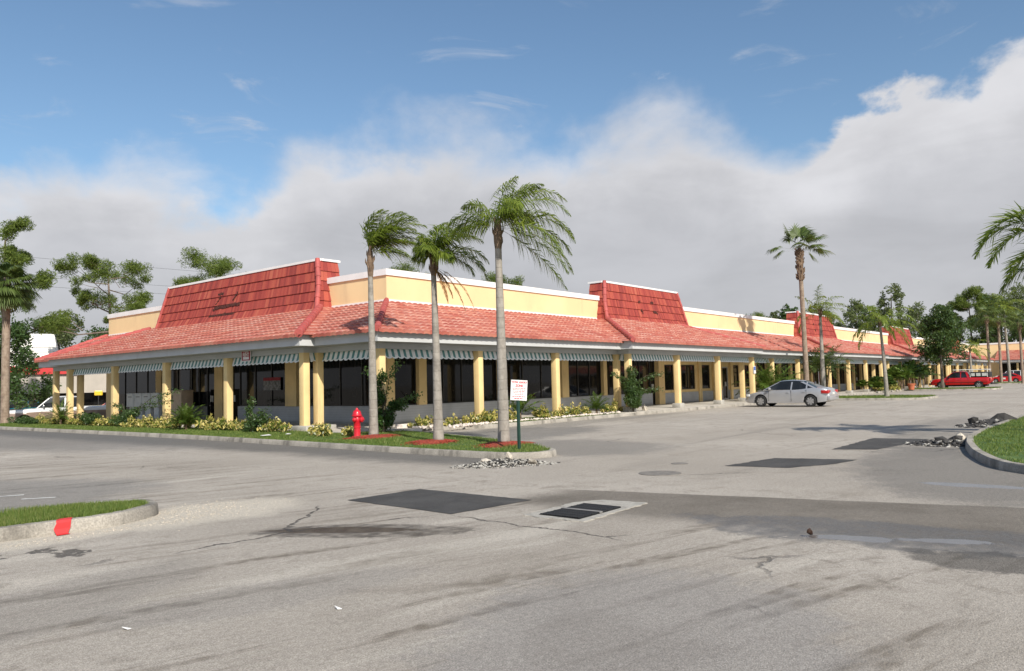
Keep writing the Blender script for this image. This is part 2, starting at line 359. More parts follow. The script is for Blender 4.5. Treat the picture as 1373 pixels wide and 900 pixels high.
def cwarp(t, P):
    q = t.vmath('SCALE', t.noise(P, 1.1, 7, .62, col=True)); q.node.inputs[3].default_value = .55; return q
def ground_mat():
    m, t, b = new_mat('weathered_asphalt'); P = opos(t); x, y, z = t.sep(P)
    wob = t.noise(P, .45, 6, .6); wob2 = t.noise(P, 1.7, 6, .65)
    wob3 = t.noise(P, 5.5, 6, .7)
    wb = t.math('ADD', t.math('ADD', t.math('MULTIPLY', t.math('SUBTRACT', wob, .5), 1.4), t.math('MULTIPLY', t.math('SUBTRACT', wob2, .5), 1.1)), t.math('MULTIPLY', t.math('SUBTRACT', wob3, .5), .7))
    def ell(cx, cy, rx, ry, rot=0., amp=1., lo=.75, hi=1.25):
        ca, sa = math.cos(rad(rot)), math.sin(rad(rot))
        X = t.math('SUBTRACT', x, cx); Y = t.math('SUBTRACT', y, cy)
        a = t.math('DIVIDE', t.math('ADD', t.math('MULTIPLY', X, ca), t.math('MULTIPLY', Y, sa)), rx)
        c = t.math('DIVIDE', t.math('SUBTRACT', t.math('MULTIPLY', Y, ca), t.math('MULTIPLY', X, sa)), ry)
        r = t.math('SQRT', t.math('ADD', t.math('MULTIPLY', a, a), t.math('MULTIPLY', c, c)))
        return t.smooth(t.math('ADD', r, t.math('MULTIPLY', wb, amp)), lo, hi, 1., 0.)
    # aggregate and tone
    agg = t.noise(P, 75, 4, .75); agg2 = t.noise(P, 130, 2, .6)
    big = t.noise(P, .16, 5, .6); mid = t.noise(P, .9, 7, .66)
    col = t.mix(t.smooth(big, .32, .68), (.360, .319, .270), (.458, .411, .354))
    col = t.mix(t.smooth(mid, .52, .74, 0, .5), col, (.255, .222, .180))
    # streaks worn along the lane (from the viewer's left towards the drain)
    ca, sa = math.cos(rad(-14)), math.sin(rad(-14))
    a = t.math('ADD', t.math('MULTIPLY', x, ca), t.math('MULTIPLY', y, sa)); c = t.math('SUBTRACT', t.math('MULTIPLY', y, ca), t.math('MULTIPLY', x, sa))
    st = t.noise(t.comb(t.math('MULTIPLY', a, .34), t.math('MULTIPLY', c, 3.0)), 1.0, 7, .66, .5)
    st2 = t.noise(t.comb(t.math('MULTIPLY', a, .12), t.math('MULTIPLY', c, .9)), 1.0, 5, .6, .3)
    zone = t.smooth(x, -7., -9.5)
    stm = t.math('MULTIPLY', t.math('MULTIPLY', t.smooth(st, .50, .62, 0, .95), t.smooth(st2, .36, .54)), t.smooth(wob3, .38, .60, .25, 1.))
    col = t.mix(t.math('MULTIPLY', stm, t.math('ADD', t.math('MULTIPLY', zone, .75), .15)), col, (.170, .142, .110))
    st3 = t.noise(t.comb(t.math('MULTIPLY', a, .22), t.math('MULTIPLY', c, 1.3), 4.), 1.0, 6, .6, .4)
    col = t.mix(t.math('MULTIPLY', t.smooth(st3, .52, .68, 0, .5), zone), col, (.58, .53, .455))
    bl = t.noise(P, 2.6, 8, .72, .6); col = t.mix(t.math('MULTIPLY', t.smooth(bl, .50, .66, 0, .55), t.smooth(big, .40, .60)), col, (.205, .176, .140))
    bl2 = t.noise(t.scalev(P, (.5, .5, 1)), 1.1, 8, .7, 1.2); col = t.mix(t.math('MULTIPLY', t.smooth(bl2, .56, .66, 0, .38), zone), col, (.24, .205, .165))
    # long wear in the cross lane (runs with the shop front)
    ln = t.noise(t.comb(t.math('MULTIPLY', x, .09), t.math('MULTIPLY', y, 1.3)), 1., 6, .62, .4)
    col = t.mix(t.math('MULTIPLY', t.smooth(ln, .53, .70, 0, .45), t.smooth(x, -7., -3.)), col, (.225, .205, .178))
    # dark strip beside the long kerb and round the island tip
    d1 = t.math('MULTIPLY', t.smooth(t.math('ADD', x, t.math('MULTIPLY', wb, .8)), -6.4, -5.0), t.smooth(x, -3.4, -3.8))
    d1 = t.math('MULTIPLY', d1, t.smooth(y, -10., -8.6))
    col = t.mix(t.math('MULTIPLY', d1, .80), col, (.105, .100, .092))
    for e, k, cc in [((-6.2, 12., 3.0, 10., 0, .5), .55, (0.140, 0.137, 0.133)), ((-13.2, -5.2, 2.6, 3.0, 0, .6), .55, (0.161, 0.157, 0.151)), ((-1.2, -8.3, 2.2, 2.6, 0, .7), .5, (0.154, 0.148, 0.140)),
                     ((2.2, -3.8, 4.2, 2.2, 0, .8), .6, (0.140, 0.136, 0.129)), ((8, -2.0, 8, .9, 0, .6), .45, (0.168, 0.161, 0.147)), ((8.5, -15.2, 7.5, 1.4, 5, .5), .45, (0.140, 0.134, 0.126)), ((-2.0, -17.0, 4.2, 1.7, 15, .7), .55, (0.119, 0.115, 0.109)),
                     ((-15.2, -13.2, 2.2, .6, 20, .6), .25, (0.168, 0.161, 0.154)), ((-12.9, -17.2, 1.8, 1.2, 20, .9), .4, (0.238, 0.231, 0.231)), ((-13.5, -14.2, 1.3, .45, -14, .8), .25, (0.210, 0.203, 0.196))]:
        col = t.mix(t.math('MULTIPLY', ell(*e), k), col, cc)
    # old darker lane with a crisp seam
    seam = t.math('SUBTRACT', x, t.math('ADD', -10.75, t.math('MULTIPLY', y, -.25)))
    xb = t.math('ADD', x, t.math('MULTIPLY', t.math('ADD', y, 18.), .235))          # ~ -6.2 along the seam
    s1 = t.smooth(t.math('ADD', xb, t.math('MULTIPLY', t.math('SUBTRACT', wob2, .5), .10)), -6.22, -6.30)
    s2 = t.smooth(t.math('ADD', x, t.math('MULTIPLY', wb, .55)), -9.25, -8.55)
    s3 = t.smooth(t.math('ADD', y, t.math('MULTIPLY', wb, .5)), -12.4, -13.0)
    band = t.math('MULTIPLY', t.math('MULTIPLY', s1, s2), s3)
    band = t.math('MULTIPLY', band, t.smooth(mid, .3, .62, .97, .74))
    col = t.mix(band, col, (.150, .130, .106))
    wetb = t.math('MULTIPLY', t.math('MULTIPLY', ell(-8.55, -17.6, .8, 2.3, 5, 1.0, .82, 1.02), s1), t.smooth(wob3, .38, .58, .45, .8))
    wet2 = t.math('MULTIPLY', ell(-11.35, -12.75, .42, 1.30, 35, 1.0, .86, 1.0), t.smooth(wob3, .40, .60, .30, .85))
    wet3 = ell(-9.0, -17.2, .20, .60, 15, 1.1, .7, .76); wet4 = ell(-4.35, -17.7, .26, .9, 0, 1.0, .75, .82); wet5 = ell(-8.7, -17.9, .16, .5, 20, 1.2, .7, .76)
    col = t.mix(wetb, col, (.135, .13, .126)); col = t.mix(wet2, col, (.075, .062, .045))
    col = t.mix(t.math('MULTIPLY', ell(-11.45, -12.5, .16, 1.0, 35, 1.2, .75, 1.0), .75), col, (.055, .035, .018))
    pud = t.math('MAXIMUM', t.math('MAXIMUM', wet3, wet4), wet5); col = t.mix(pud, col, (.10, .10, .105))
    col = t.mix(t.math('MULTIPLY', ell(-9.4, -18.4, .42, .6, 0, 1.2, .75, 1.05), t.smooth(agg, .42, .55, .35, .85)), col, (.055, .052, .048))
    # pale sand washed up against the kerb tip
    sand = t.math('MULTIPLY', t.math('MAXIMUM', ell(-11.7, -9.9, 1.3, .85, 0, .6), ell(-13.8, -10.05, 1.6, .35, 0, .4)), .75)
    col = t.mix(sand, col, t.mix(t.smooth(agg2, .35, .65), (.50, .44, .355), (.66, .60, .50)))
    # patches of older repair and cracks
    vor = t.new('ShaderNodeTexVoronoi', feature='DISTANCE_TO_EDGE'); vor.inputs['Scale'].default_value = .16; vor.inputs['Randomness'].default_value = 1
    t.l.new(t.vmath('ADD', P, cwarp(t, P)), vor.inputs['Vector'])
    crack = t.math('MULTIPLY', t.smooth(vor.outputs['Distance'], .0012, .0035, 1., 0.), t.smooth(t.noise(P, .23, 3), .53, .60))
    col = t.mix(t.math('MULTIPLY', crack, .8), col, (.055, .05, .045))
    grain = t.math('MULTIPLY', t.smooth(agg, .32, .68, .70, 1.26), t.math('MULTIPLY', t.smooth(agg2, .3, .7, .74, 1.22), t.smooth(t.noise(P, 22, 5, .7), .3, .7, .84, 1.15)))
    fin = t.vmath('SCALE', col); t.l.new(grain, fin.node.inputs[3])
    spk = t.smooth(t.noise(P, 120, 1, .5), .74, .78); fin = t.mix(t.math('MULTIPLY', spk, .5), fin, (.55, .52, .47))
    t.l.new(fin, b.inputs['Base Color'])
    rgh = t.math('SUBTRACT', .92, t.math('MULTIPLY', t.math('MAXIMUM', t.math('MULTIPLY', wet2, .45), t.math('MULTIPLY', wetb, .38)), 1.))
    rgh = t.mix(pud, rgh, (.06, .06, .06)); rgh = t.sep(rgh)[0]
    t.l.new(rgh, b.inputs['Roughness']); b.inputs['Specular IOR Level'].default_value = .35
    bn = t.new('ShaderNodeBump'); bn.inputs['Distance'].default_value = .012
    t.l.new(t.math('SUBTRACT', .8, t.math('MULTIPLY', pud, .8)), bn.inputs['Strength'])
    hgt = t.math('ADD', t.math('MULTIPLY', agg, 1.), t.math('MULTIPLY', mid, .8)); t.l.new(t.math('SUBTRACT', hgt, t.math('MULTIPLY', crack, 1.5)), bn.inputs['Height'])
    t.l.new(bn.outputs[0], b.inputs['Normal'])
    return m
M['asphalt'] = ground_mat()
M['patch'] = pm('fresh_asphalt', (.060, .057, .054), .9, .22, 1.6, .5, 120, dirt=((.12, .112, .10), 1.5, .54, .45), fine=.3)
def grass_soil():
    m, t, b = new_mat('grass_soil'); P = opos(t)
    c = t.ramp(t.noise(P, 2.2, 7, .7), [(.3, (.035, .065, .014)), (.5, (.06, .12, .022)), (.62, (.10, .16, .035)), (.72, (.16, .14, .06))])
    t.l.new(c, b.inputs['Base Color']); b.inputs['Roughness'].default_value = .95
    return m
M['soil'] = grass_soil()

# ============================================================ ground
g = MB(); ys = [-1500, -60, 27.6, 28.4, 29.2, 30, 31, 1500]; zs = [0, 0, 0, -.06, -.25, -.45, -.57, -.57]
# terrain: level around the plaza, dropping gently to the neighbouring lot in the north
for i in range(len(ys)-1): g.quad((-1500, ys[i], zs[i]), (1500, ys[i], zs[i]), (1500, ys[i+1], zs[i+1]), (-1500, ys[i+1], zs[i+1]))
tag(g.build('ground', M['asphalt'], recalc=False), kind='structure')

def sheet(name, poly, z, mat, kind='structure', thick=0.):
    mb = MB(); n = len(poly); mb.add([(p[0], p[1], z) for p in poly], [tuple(range(n))])
    o = mb.build(name, mat, recalc=False)
    if o.data.polygons[0].normal.z < 0: o.data.flip_normals()
    if kind: tag(o, kind=kind)
    return o
def ragged(poly, seg=.12, amp=.02, rs=1):
    r = random.Random(rs); out = []
    for i in range(len(poly)):
        a, b_ = poly[i], poly[(i+1) % len(poly)]; L = math.hypot(b_[0]-a[0], b_[1]-a[1]); n = max(1, int(L/seg))
        for k in range(n):
            q = k/n; j = amp if k else 0
            out.append((a[0]+(b_[0]-a[0])*q+r.uniform(-j, j), a[1]+(b_[1]-a[1])*q+r.uniform(-j, j)))
    return out
for i, (pl, am) in enumerate([([(-9.95, -10.67), (-8.60, -10.75), (-8.62, -12.95), (-10.05, -12.8)], .012), ([(-3.55, -13.45), (-1.82, -13.72), (-1.50, -15.2), (-2.4, -15.05), (-3.38, -14.55)], .03),
                              ([(.47, -14.10), (3.95, -14.05), (4.05, -15.3), (.80, -14.95)], .02)]):
    sheet('asphalt_patch', ragged(pl, .12, am, i), .006, M['patch'])
# worn white stall lines
wl = pm('worn_line_paint', (.55, .54, .51), .8, .25, 5)
for i, (a, b_) in enumerate([((-12.52, -6.05), (-12.14, -6.32)), ((-13.6, -4.9), (-12.3, -5.5)), ((7.4, -1.3), (7.4, -5.6)), ((10.2, -1.3), (10.2, -5.4)), ((13., -1.4), (13., -5.2)), ((4.6, -1.4), (4.6, -5.4)), ((16.0, -1.5), (16.0, -5.0))]):
    d = Vector((b_[0]-a[0], b_[1]-a[1])).normalized()*.045; n_ = (-d.y, d.x)
    pl = [(a[0]+n_[0], a[1]+n_[1]), (b_[0]+n_[0], b_[1]+n_[1]), (b_[0]-n_[0], b_[1]-n_[1]), (a[0]-n_[0], a[1]-n_[1])]
    if i < 2: sheet('parking_line', ragged(pl, .08, .008, i+20), .005, wl)

# kerbs -----------------------------------------------------
def kerb(name, pts, h=.13, wd=.15, closed=False, n=8, mat=None, side=1):
    P = catmull(pts, n, closed); mb = MB(); m = len(P)
    prof = [(0, 0), (.012, h-.03), (.035, h), (wd, h), (wd, .0)]
    for i, p in enumerate(P):
        a = P[(i-1) % m] if closed or i > 0 else P[i]; c = P[(i+1) % m] if closed or i < m-1 else P[i]
        d = np.array([c[0]-a[0], c[1]-a[1]]); d /= np.linalg.norm(d)+1e-9; nn = np.array([-d[1], d[0]])*side
        j = 1+rng.uniform(-.02, .02)
        for (o_, z_) in prof: mb.v.append((p[0]+nn[0]*o_, p[1]+nn[1]*o_, z_*j)); mb.uv.append((0, 0))
    k = len(prof)
    for i in range(m if closed else m-1):
        for q in range(k-1):
            a = i*k+q; b_ = ((i+1) % m)*k+q; mb.f.append((a, b_, b_+1, a+1))
    if not closed: mb.f.append(tuple(range(k))); mb.f.append(tuple((m-1)*k+q for q in reversed(range(k))))
    o = mb.build(name, mat or M['kerb'], smooth=True, sharp=40); tag(o, kind='structure'); return o
isl = [(-3.75, 27.5), (-3.68, 20), (-3.66, 14.5), (-3.62, 8), (-3.78, 3), (-4.05, -2), (-4.2, -4.5), (-4.35, -7.2), (-4.32, -8.7), (-3.95, -9.4), (-3.3, -9.45), (-2.75, -8.95), (-1.7, -7.35), (-.45, -4.4), (.45, -1.7), (.75, -.6), (1.0, -.1)]
kerb('kerb', isl, side=1)
mk = [(1.55, .55), (2.2, .45), (3.2, .05), (4.0, -.7), (5.2, -1.12), (9, -1.15), (13.3, -1.15), (16, -1.22), (20, -1.28), (29.2, -1.28), (33, -1.28), (43.4, -1.28)]
kerb('kerb', [(p[0], p[1]) for p in mk], side=1, h=.14)
kerb('kerb', [(x_, -1.28) for x_ in (43.4, 60, 80, 100, 120, 122.2)], side=1, h=.14)
li = [(-12.02, -8.75), (-11.93, -9.1), (-12.12, -9.5), (-12.6, -9.78), (-13.1, -9.86), (-14.0, -9.75), (-16, -9.6), (-24, -9.3), (-25, -8.6), (-24, -8.0), (-16, -8.2), (-13.6, -8.42), (-12.6, -8.42)]
kerb('kerb', li, closed=True, side=-1, h=.145, wd=.16)
ri = [(-3.9, -20.5), (-3.4, -18.9), (-2.6, -17.96), (-1.83, -17.42), (-.25, -16.9), (1.0, -16.6), (2.3, -16.35), (4.2, -16.12), (7.5, -16.02), (14, -16.08), (24, -16.1), (40, -16.1), (41.5, -17), (41.5, -22), (38, -23.5), (0, -23.5), (-3, -22.6)]
kerb('kerb', ri, closed=True, side=-1, h=.14, wd=.16)
fi1 = [(35.2, -1.3), (35.0, -5), (35.2, -7.8), (36.2, -8.6), (40.2, -8.6), (41.0, -7.8), (41.1, -5), (41.0, -1.3)]
fi2 = [(63.5, -1.3), (63.3, -5), (63.5, -7.8), (64.5, -8.6), (68.3, -8.6), (69.0, -7.9), (69.0, -5), (69.0, -1.3)]
fi3 = [(100, -1.3), (99.8, -5), (100, -7.4), (101, -8.2), (105.6, -8.2), (106.3, -7.4), (106.4, -5), (106.3, -1.3)]
for f_ in (fi1, fi2, fi3): kerb('kerb', f_, side=1, h=.13)

def inset_poly(pts, n, side, wd=.14, closed=False):
    P = catmull(pts, n, closed); out = []; m = len(P)
    for i, p in enumerate(P):
        a = P[(i-1) % m] if closed or i > 0 else P[i]; c = P[(i+1) % m] if closed or i < m-1 else P[i]
        d = np.array([c[0]-a[0], c[1]-a[1]]); d /= np.linalg.norm(d)+1e-9
        out.append((p[0]-d[1]*side*wd, p[1]+d[0]*side*wd))
    return out
lawnA = inset_poly(isl, 8, 1) + [(.3, .3), (-.9, .6), (-.9, 27.5)]
lawnB = [(1.7, .95)] + inset_poly(mk[:7], 8, 1) + [(13.3, .55), (13.3, .9)]
lawnL = inset_poly(li, 8, -1, closed=True); lawnR = inset_poly(ri, 8, -1, closed=True)
lawns = {'A': lawnA, 'B': lawnB, 'L': lawnL, 'R': lawnR, '1': inset_poly(fi1, 8, 1), '2': inset_poly(fi2, 8, 1), '3': inset_poly(fi3, 8, 1)}
for k, pl in lawns.items(): sheet('lawn_soil', pl, .118, M['soil'])
# sidewalks
def slab(name, x0, y0, x1, y1, z=.15): 
    o = MB().box(x0, y0, .004, x1, y1, z).build(name, M['walk']); return tag(o, kind='structure')
slab('sidewalk', -.9, .95, 24, 2.94); slab('sidewalk', -.9, 2.945, 2.94, 26.9)
slab('sidewalk', 13.3, -1.14, 126, .945, .148); slab('sidewalk', 24.003, .948, 126, 2.94, .149); slab('sidewalk', .32, -.25, 1.62, .945, .142)
# ============================================================ the shopping plaza
ZE, PITCH, ZF, ZP, ZC = 3.385, .387, 4.84, 6.10, 2.84       # eave, roof slope, wall flashing, parapet top, column top
YA, YB, YW, OV = 0., -.63, 2.95, .75                          # column lines, wall plane, eave overhang
def TM(u, v, z): return (u, v, z)
def TL(u, v, z): return (v, u, z)
def tbox(mb, T, u0, v0, z0, u1, v1, z1):
    a = T(u0, v0, z0); b_ = T(u1, v1, z1); mb.box(a[0], a[1], a[2], b_[0], b_[1], b_[2])
plaza = thing('shopping_plaza', 'long single storey yellow shopping plaza with pinkish red tile canopy roof and mansard towers', 'building')
def roof_grid(T, u0, u1, vmax, k0=0., k1=0., v0=0., z0=ZE, name='canopy_roof', parent=None, per=.30, npw=6, course=.36, amp=.04, step=.05, voff=0., mat=None, pitch=PITCH):
    mb = MB(); rows = []       # (v, extra height); first row closes the tile thickness at the eave
    nc = int(math.ceil(vmax/course))
    rr = [(-.09, -.045, 0)]
    for i in range(nc):
        a = i*course if i else -.09; c = min((i+1)*course, vmax)
        rr.append((a, step, i)); rr.append((c, 0., i))
    nu = max(2, int(round((u1-u0)/(per/npw)))); us = [u0+(u1-u0)*i/nu for i in range(nu+1)]
    jr = random.Random(len(us))
    for (v, ex, ci) in rr:
        lo, hi = u0+k0*max(v, 0), u1-k1*max(v, 0)
        if hi < lo: lo = hi = (lo+hi)/2
        off = .0
        for u in us:
            uu = min(max(u, lo), hi)
            wv = amp*abs(math.sin(math.pi*uu/per))**.8 if ex > -.04 else amp*abs(math.sin(math.pi*uu/per))**.8*.6
            zz = z0+pitch*v+wv+ex
            mb.v.append(T(uu, v0+v, zz)); mb.uv.append((uu, v+(.02 if ex > 0 else -.02)+voff))
    mb.hasuv = True; n1 = nu+1
    for r in range(len(rr)-1):
        for i in range(nu):
            a = r*n1+i; q = (a, a+1, a+1+n1, a+n1)
            p = [mb.v[x_] for x_ in q]
            if abs(p[0][0]-p[1][0])+abs(p[0][1]-p[1][1])+abs(p[2][0]-p[3][0])+abs(p[2][1]-p[3][1]) < 1e-6: continue
            mb.f.append(q)
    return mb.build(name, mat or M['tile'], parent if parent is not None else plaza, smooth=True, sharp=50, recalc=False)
def ridge(pts, name='hip_ridge', r=.11, seg=.38, parent=None, mat=None):
    mb = MB()
    for a, b_ in zip(pts[:-1], pts[1:]):
        a = Vector(a); b_ = Vector(b_); L = (b_-a).length; n = max(1, int(L/seg)); d = (b_-a)/n
        for i in range(n):
            p = a+d*i; mb.tube([p-d*.02, p+d*.05, p+d*1.04], [r*1.12, r*1.14, r*.92], 10)
    return mb.build(name, mat or M['cap'], parent if parent is not None else plaza, smooth=True, sharp=50)
# --- roofs of the main front (u = X)
ROOF_A, ROOF_B = YW+OV, 2.45+1.38
secs = [(14.6+29.1*k, 29.1+29.1*k) for k in range(4)]
cuts = [-.75, 24.5, 53.5, 82.5, 122.3]
for i in range(4):
    lod = [6, 4, 3, 3][i]
    roof_grid(TM, cuts[i], cuts[i+1], YW+OV, k0=1. if i == 0 else 0., k1=-1. if i == 3 else 0., v0=-OV, npw=lod)
yeB = YB-OV
for i, (a, b_) in enumerate(secs):
    lod = [6, 4, 3, 3][i]; a0, b0 = a-OV, b_+.35
    roof_grid(TM, a0, b0, YW-yeB, k0=1, k1=1, v0=yeB, npw=lod)
    # little hip facets at both ends of the projecting canopy
    def TF(u, v, z, a0=a0): return (a0+v, u, z)
    def TG(u, v, z, b0=b0): return (b0-v, u, z)
    for TT in (TF, TG):
        mb = MB(); n = 11; rows = []
        for r in range(n):
            w0, w1 = (r*.36 if r else -.09), min((r+1)*.36, YW-yeB-.05)
            if w0 >= w1: break
            for (w_, e_) in ((w0, .03), (w1, 0.)):
                for q in range(5):
                    u = (yeB+w_)+(.63+.02)*q/4; mb.v.append(TT(u, w_, ZE+PITCH*w_+e_+.035*abs(math.sin(math.pi*u/.30)))); mb.uv.append((u+40, w_+3))
        mb.hasuv = True; nr = len(mb.v)//5
        for r in range(nr-1):
            for q in range(4): aa = r*5+q; mb.f.append((aa, aa+1, aa+6, aa+5))
        mb.build('hip_facet', M['tile'], plaza, smooth=True, recalc=False)
    ridge([(a0-.02, yeB-.02, ZE+.06), (a0+3.75, yeB+3.75, ZE+PITCH*3.75+.06)])
    ridge([(b0+.02, yeB-.02, ZE+.06), (b0-3.75, yeB+3.75, ZE+PITCH*3.75+.06)], r=.07)
ridge([(-.75, -.75, ZE+.06), (YW, YW, ZF+.06)], r=.10)
# --- roofs of the left front (u = Y)
L2a, L2b = 3.4, 23.1; xe2 = -.5-.85
roof_grid(TL, -.75, 26.9, YW+OV, k0=1., v0=-OV)
la, lb = L2a-.88, L2b+.8
roof_grid(TL, la, lb, YW-xe2, k0=1, k1=1, v0=xe2)
for (u_, sg) in ((la, 1), (lb, -1)):
    mb = MB(); 
    for r in range(12):
        w0, w1 = (r*.36 if r else -.09), min((r+1)*.36, YW-xe2-.05)
        if w0 >= w1: break
        for (w_, e_) in ((w0, .03), (w1, 0.)):
            for q in range(5):
                xx = (xe2+w_)+(.62)*q/4; mb.v.append((xx, u_+sg*w_, ZE+PITCH*w_+e_+.035*abs(math.sin(math.pi*xx/.30)))); mb.uv.append((xx+70, w_+5))
    mb.hasuv = True
    for r in range(len(mb.v)//5-1):
        for q in range(4): aa = r*5+q; mb.f.append((aa, aa+1, aa+6, aa+5))
    mb.build('hip_facet', M['tile'], plaza, smooth=True, recalc=False)
    ridge([(xe2-.02, u_-sg*.02, ZE+.06), (xe2+3.6, u_+sg*3.6, ZE+PITCH*3.6+.07)], r=.13 if sg > 0 else .11)
ridge([(-.8, 26.9, ZE+.03), (YW, 26.9, ZF+.05)], name='rake_cap', r=.11)
# --- soffit, fascia and beams
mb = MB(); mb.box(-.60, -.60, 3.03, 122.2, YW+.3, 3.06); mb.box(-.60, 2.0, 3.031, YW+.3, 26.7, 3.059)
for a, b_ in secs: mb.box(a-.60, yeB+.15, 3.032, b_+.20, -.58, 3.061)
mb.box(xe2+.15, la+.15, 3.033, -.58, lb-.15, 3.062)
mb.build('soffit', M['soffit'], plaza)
F0, F1 = 3.04, 3.40
def fascia(pts, name='fascia'):
    mb = MB()
    for (a, b_) in zip(pts[:-1], pts[1:]):
        x0, x1 = sorted((a[0], b_[0])); y0, y1 = sorted((a[1], b_[1])); e = .022
        if y1-y0 < x1-x0: mb.box(x0-e, y0-e, F0, x1+e, y0+e, F1)
        else: mb.box(x0-e+.003, y0-e+.003, F0+.002, x0+e-.003, y1+e-.003, F1-.002)
    return mb.build(name, M['fascia'], plaza)
FV = OV-.12
pts = [(-FV, -FV)]
for a, b_ in secs:
    pts += [(a-FV, -FV), (a-FV, YB-FV), (b_+.23, YB-FV), (b_+.23, -FV)]
pts += [(122.3, -FV)]
fascia(pts)
fascia([(-FV, -FV), (-FV, la+.12), (xe2+.12, la+.12), (xe2+.12, lb-.12), (-FV, lb-.12), (-FV, 26.78), (YW, 26.78)])
mb = MB(); H0 = ZC-.003; bw = .12
prev = -.12
for a, b_ in secs:
    mb.box(prev, -bw, H0, a+.12, bw, 3.028); mb.box(a-.119, YB-bw, H0+.002, a+.119, -bw-.001, 3.027); mb.box(b_-.119, YB-bw, H0+.002, b_+.119, -bw-.001, 3.027)
    mb.box(a+.12, YB-bw, H0, b_-.12, YB+bw, 3.028); prev = b_-.12
mb.box(prev, -bw, H0, 122.2, bw, 3.028)
xl = -.5
mb.box(-bw, bw+.002, H0, bw, L2a-.12, 3.028); mb.box(xl-bw, L2a-.12, H0+.001, bw+.001, L2a+.12, 3.0275); mb.box(xl-bw, L2a+.121, H0, xl+bw, L2b-.12, 3.028)
mb.box(xl-bw, L2b-.119, H0+.001, bw, L2b+.12, 3.0275); mb.box(-bw, L2b+.121, H0, bw, 26.3, 3.028); mb.box(bw+.001, 26.06, H0, YW, 26.3, 3.0285)
mb.build('beam', M['beam'], plaza)
# --- columns
def column(x, y, plinth=False, z1=ZC):
    o = MB().bbox(x-.13, y-.13, .15, x+.13, y+.13, z1, .008).build('column', M['yellow'], plaza, smooth=True)
    if plinth: MB().bbox(x-.23, y-.23, .145, x+.23, y+.23, .385, .015).build('plinth', M['concrete'], o, smooth=True)
    return o
cm = []
for u in (0, 4.83, 9.72, 14.6): cm.append((u, YA, False))
for k, (a, b_) in enumerate(secs):
    for u in np.linspace(a, b_, 4): cm.append((u, YB, True))
    cm.append((b_, YA, True))
    if k < 3:
        nx = secs[k+1][0]
        for u in np.linspace(b_, nx, 4)[1:]: cm.append((u, YA, k == 0))
for u in (121.2,): cm.append((u, YA, False))
for (u, v, p) in cm: column(u, v, p and u < 70)
for u in (8.3, 13.15, 18.05, 23.1): column(xl, u)
column(xl, L2a); column(0, L2a-.12); column(0, L2b); column(0, 26.18)
MB().bbox(-.85, 2.85, .14, .45, 3.75, .30, .03).build('column_plinth_slab', M['concrete'], plaza, smooth=True)
# --- awnings: scalloped striped valance between the columns
def awning(T, u0, u1, v):
    mb = MB(); L = u1-u0; per = .27; n = max(8, int(L/per*6)); rows = 7
    for r in range(rows):
        f = r/(rows-1)
        for i in range(n+1):
            u = u0+L*i/n; s = math.sin(2*math.pi*u/per)
            drop = .285+ .06*abs(math.sin(math.pi*u/per-math.pi/4))**.6
            mb.v.append(T(u, v-.10*f+.008*s*(.3+f), ZC+.02-drop*f)); mb.uv.append((u, f))
    mb.hasuv = True
    for r in range(rows-1):
        for i in range(n): a = r*(n+1)+i; mb.f.append((a, a+1, a+n+2, a+n+1))
    return mb.build('awning', M['awning'], plaza, smooth=True, sharp=80, recalc=False)
def bays(T, us, v): 
    for a, b_ in zip(us[:-1], us[1:]): awning(T, a+.15, b_-.15, v+.16)
bays(TM, [0, 4.83, 9.72, 14.6], YA)
for k, (a, b_) in enumerate(secs):
    bays(TM, list(np.linspace(a, b_, 4)), YB)
    if k < 3: bays(TM, list(np.linspace(b_, secs[k+1][0], 4)), YA)
bays(TM, [secs[3][1], 121.2], YA)
bays(TL, [L2a, 8.3, 13.15, 18.05, 23.1], xl); bays(TL, [0, L2a-.12], YA)
awning(TM, -.36, -.12, L2a-.06); awning(TL, YB+.12, -.14, 14.6+.1)
# --- parapet walls, cap, flashing, flat roof, body
D1 = 20.
mb = MB(); mb.box(YW, YW, 3.1, 126, YW+.25, 5.87); mb.box(YW, YW+.251, 3.1, YW+.25, 26.7, 5.87)
mb.build('parapet_wall', M['yellow_par'], plaza)
mb = MB(); mb.box(YW-.06, YW-.06, 5.86, 126.0, YW+.31, ZP); mb.box(YW-.06, YW+.311, 5.86, YW+.31, 26.76, ZP)
mb.build('parapet_cap', M['white'], plaza)
mb = MB(); mb.box(YW-.02, YW-.022, 4.80, 126.0, YW-.002, 4.935); mb.box(YW-.022, YW+.001, 4.80, YW-.002, 26.7, 4.935)
mb.build('roof_flashing', M['white'], plaza)
mb = MB(); mb.box(3.21, 3.21, 5.0, 24, 26.44, 5.05); mb.box(24.001, 3.21, 5.0, 126, D1, 5.05)
mb.build('flat_roof', M['concrete'], plaza)
mb = MB(); mb.box(3.21, 26.45, 0, 24, 26.7, 5.87); mb.box(24.0, D1, 0, 24.25, 26.449, 5.87); mb.box(24.251, D1, 0, 126, D1+.25, 5.87)
mb.box(YW+.4, 26.44, 0, 3.2, 26.69, 3.05)
mb.build('rear_wall', M['yellow_par'], plaza)
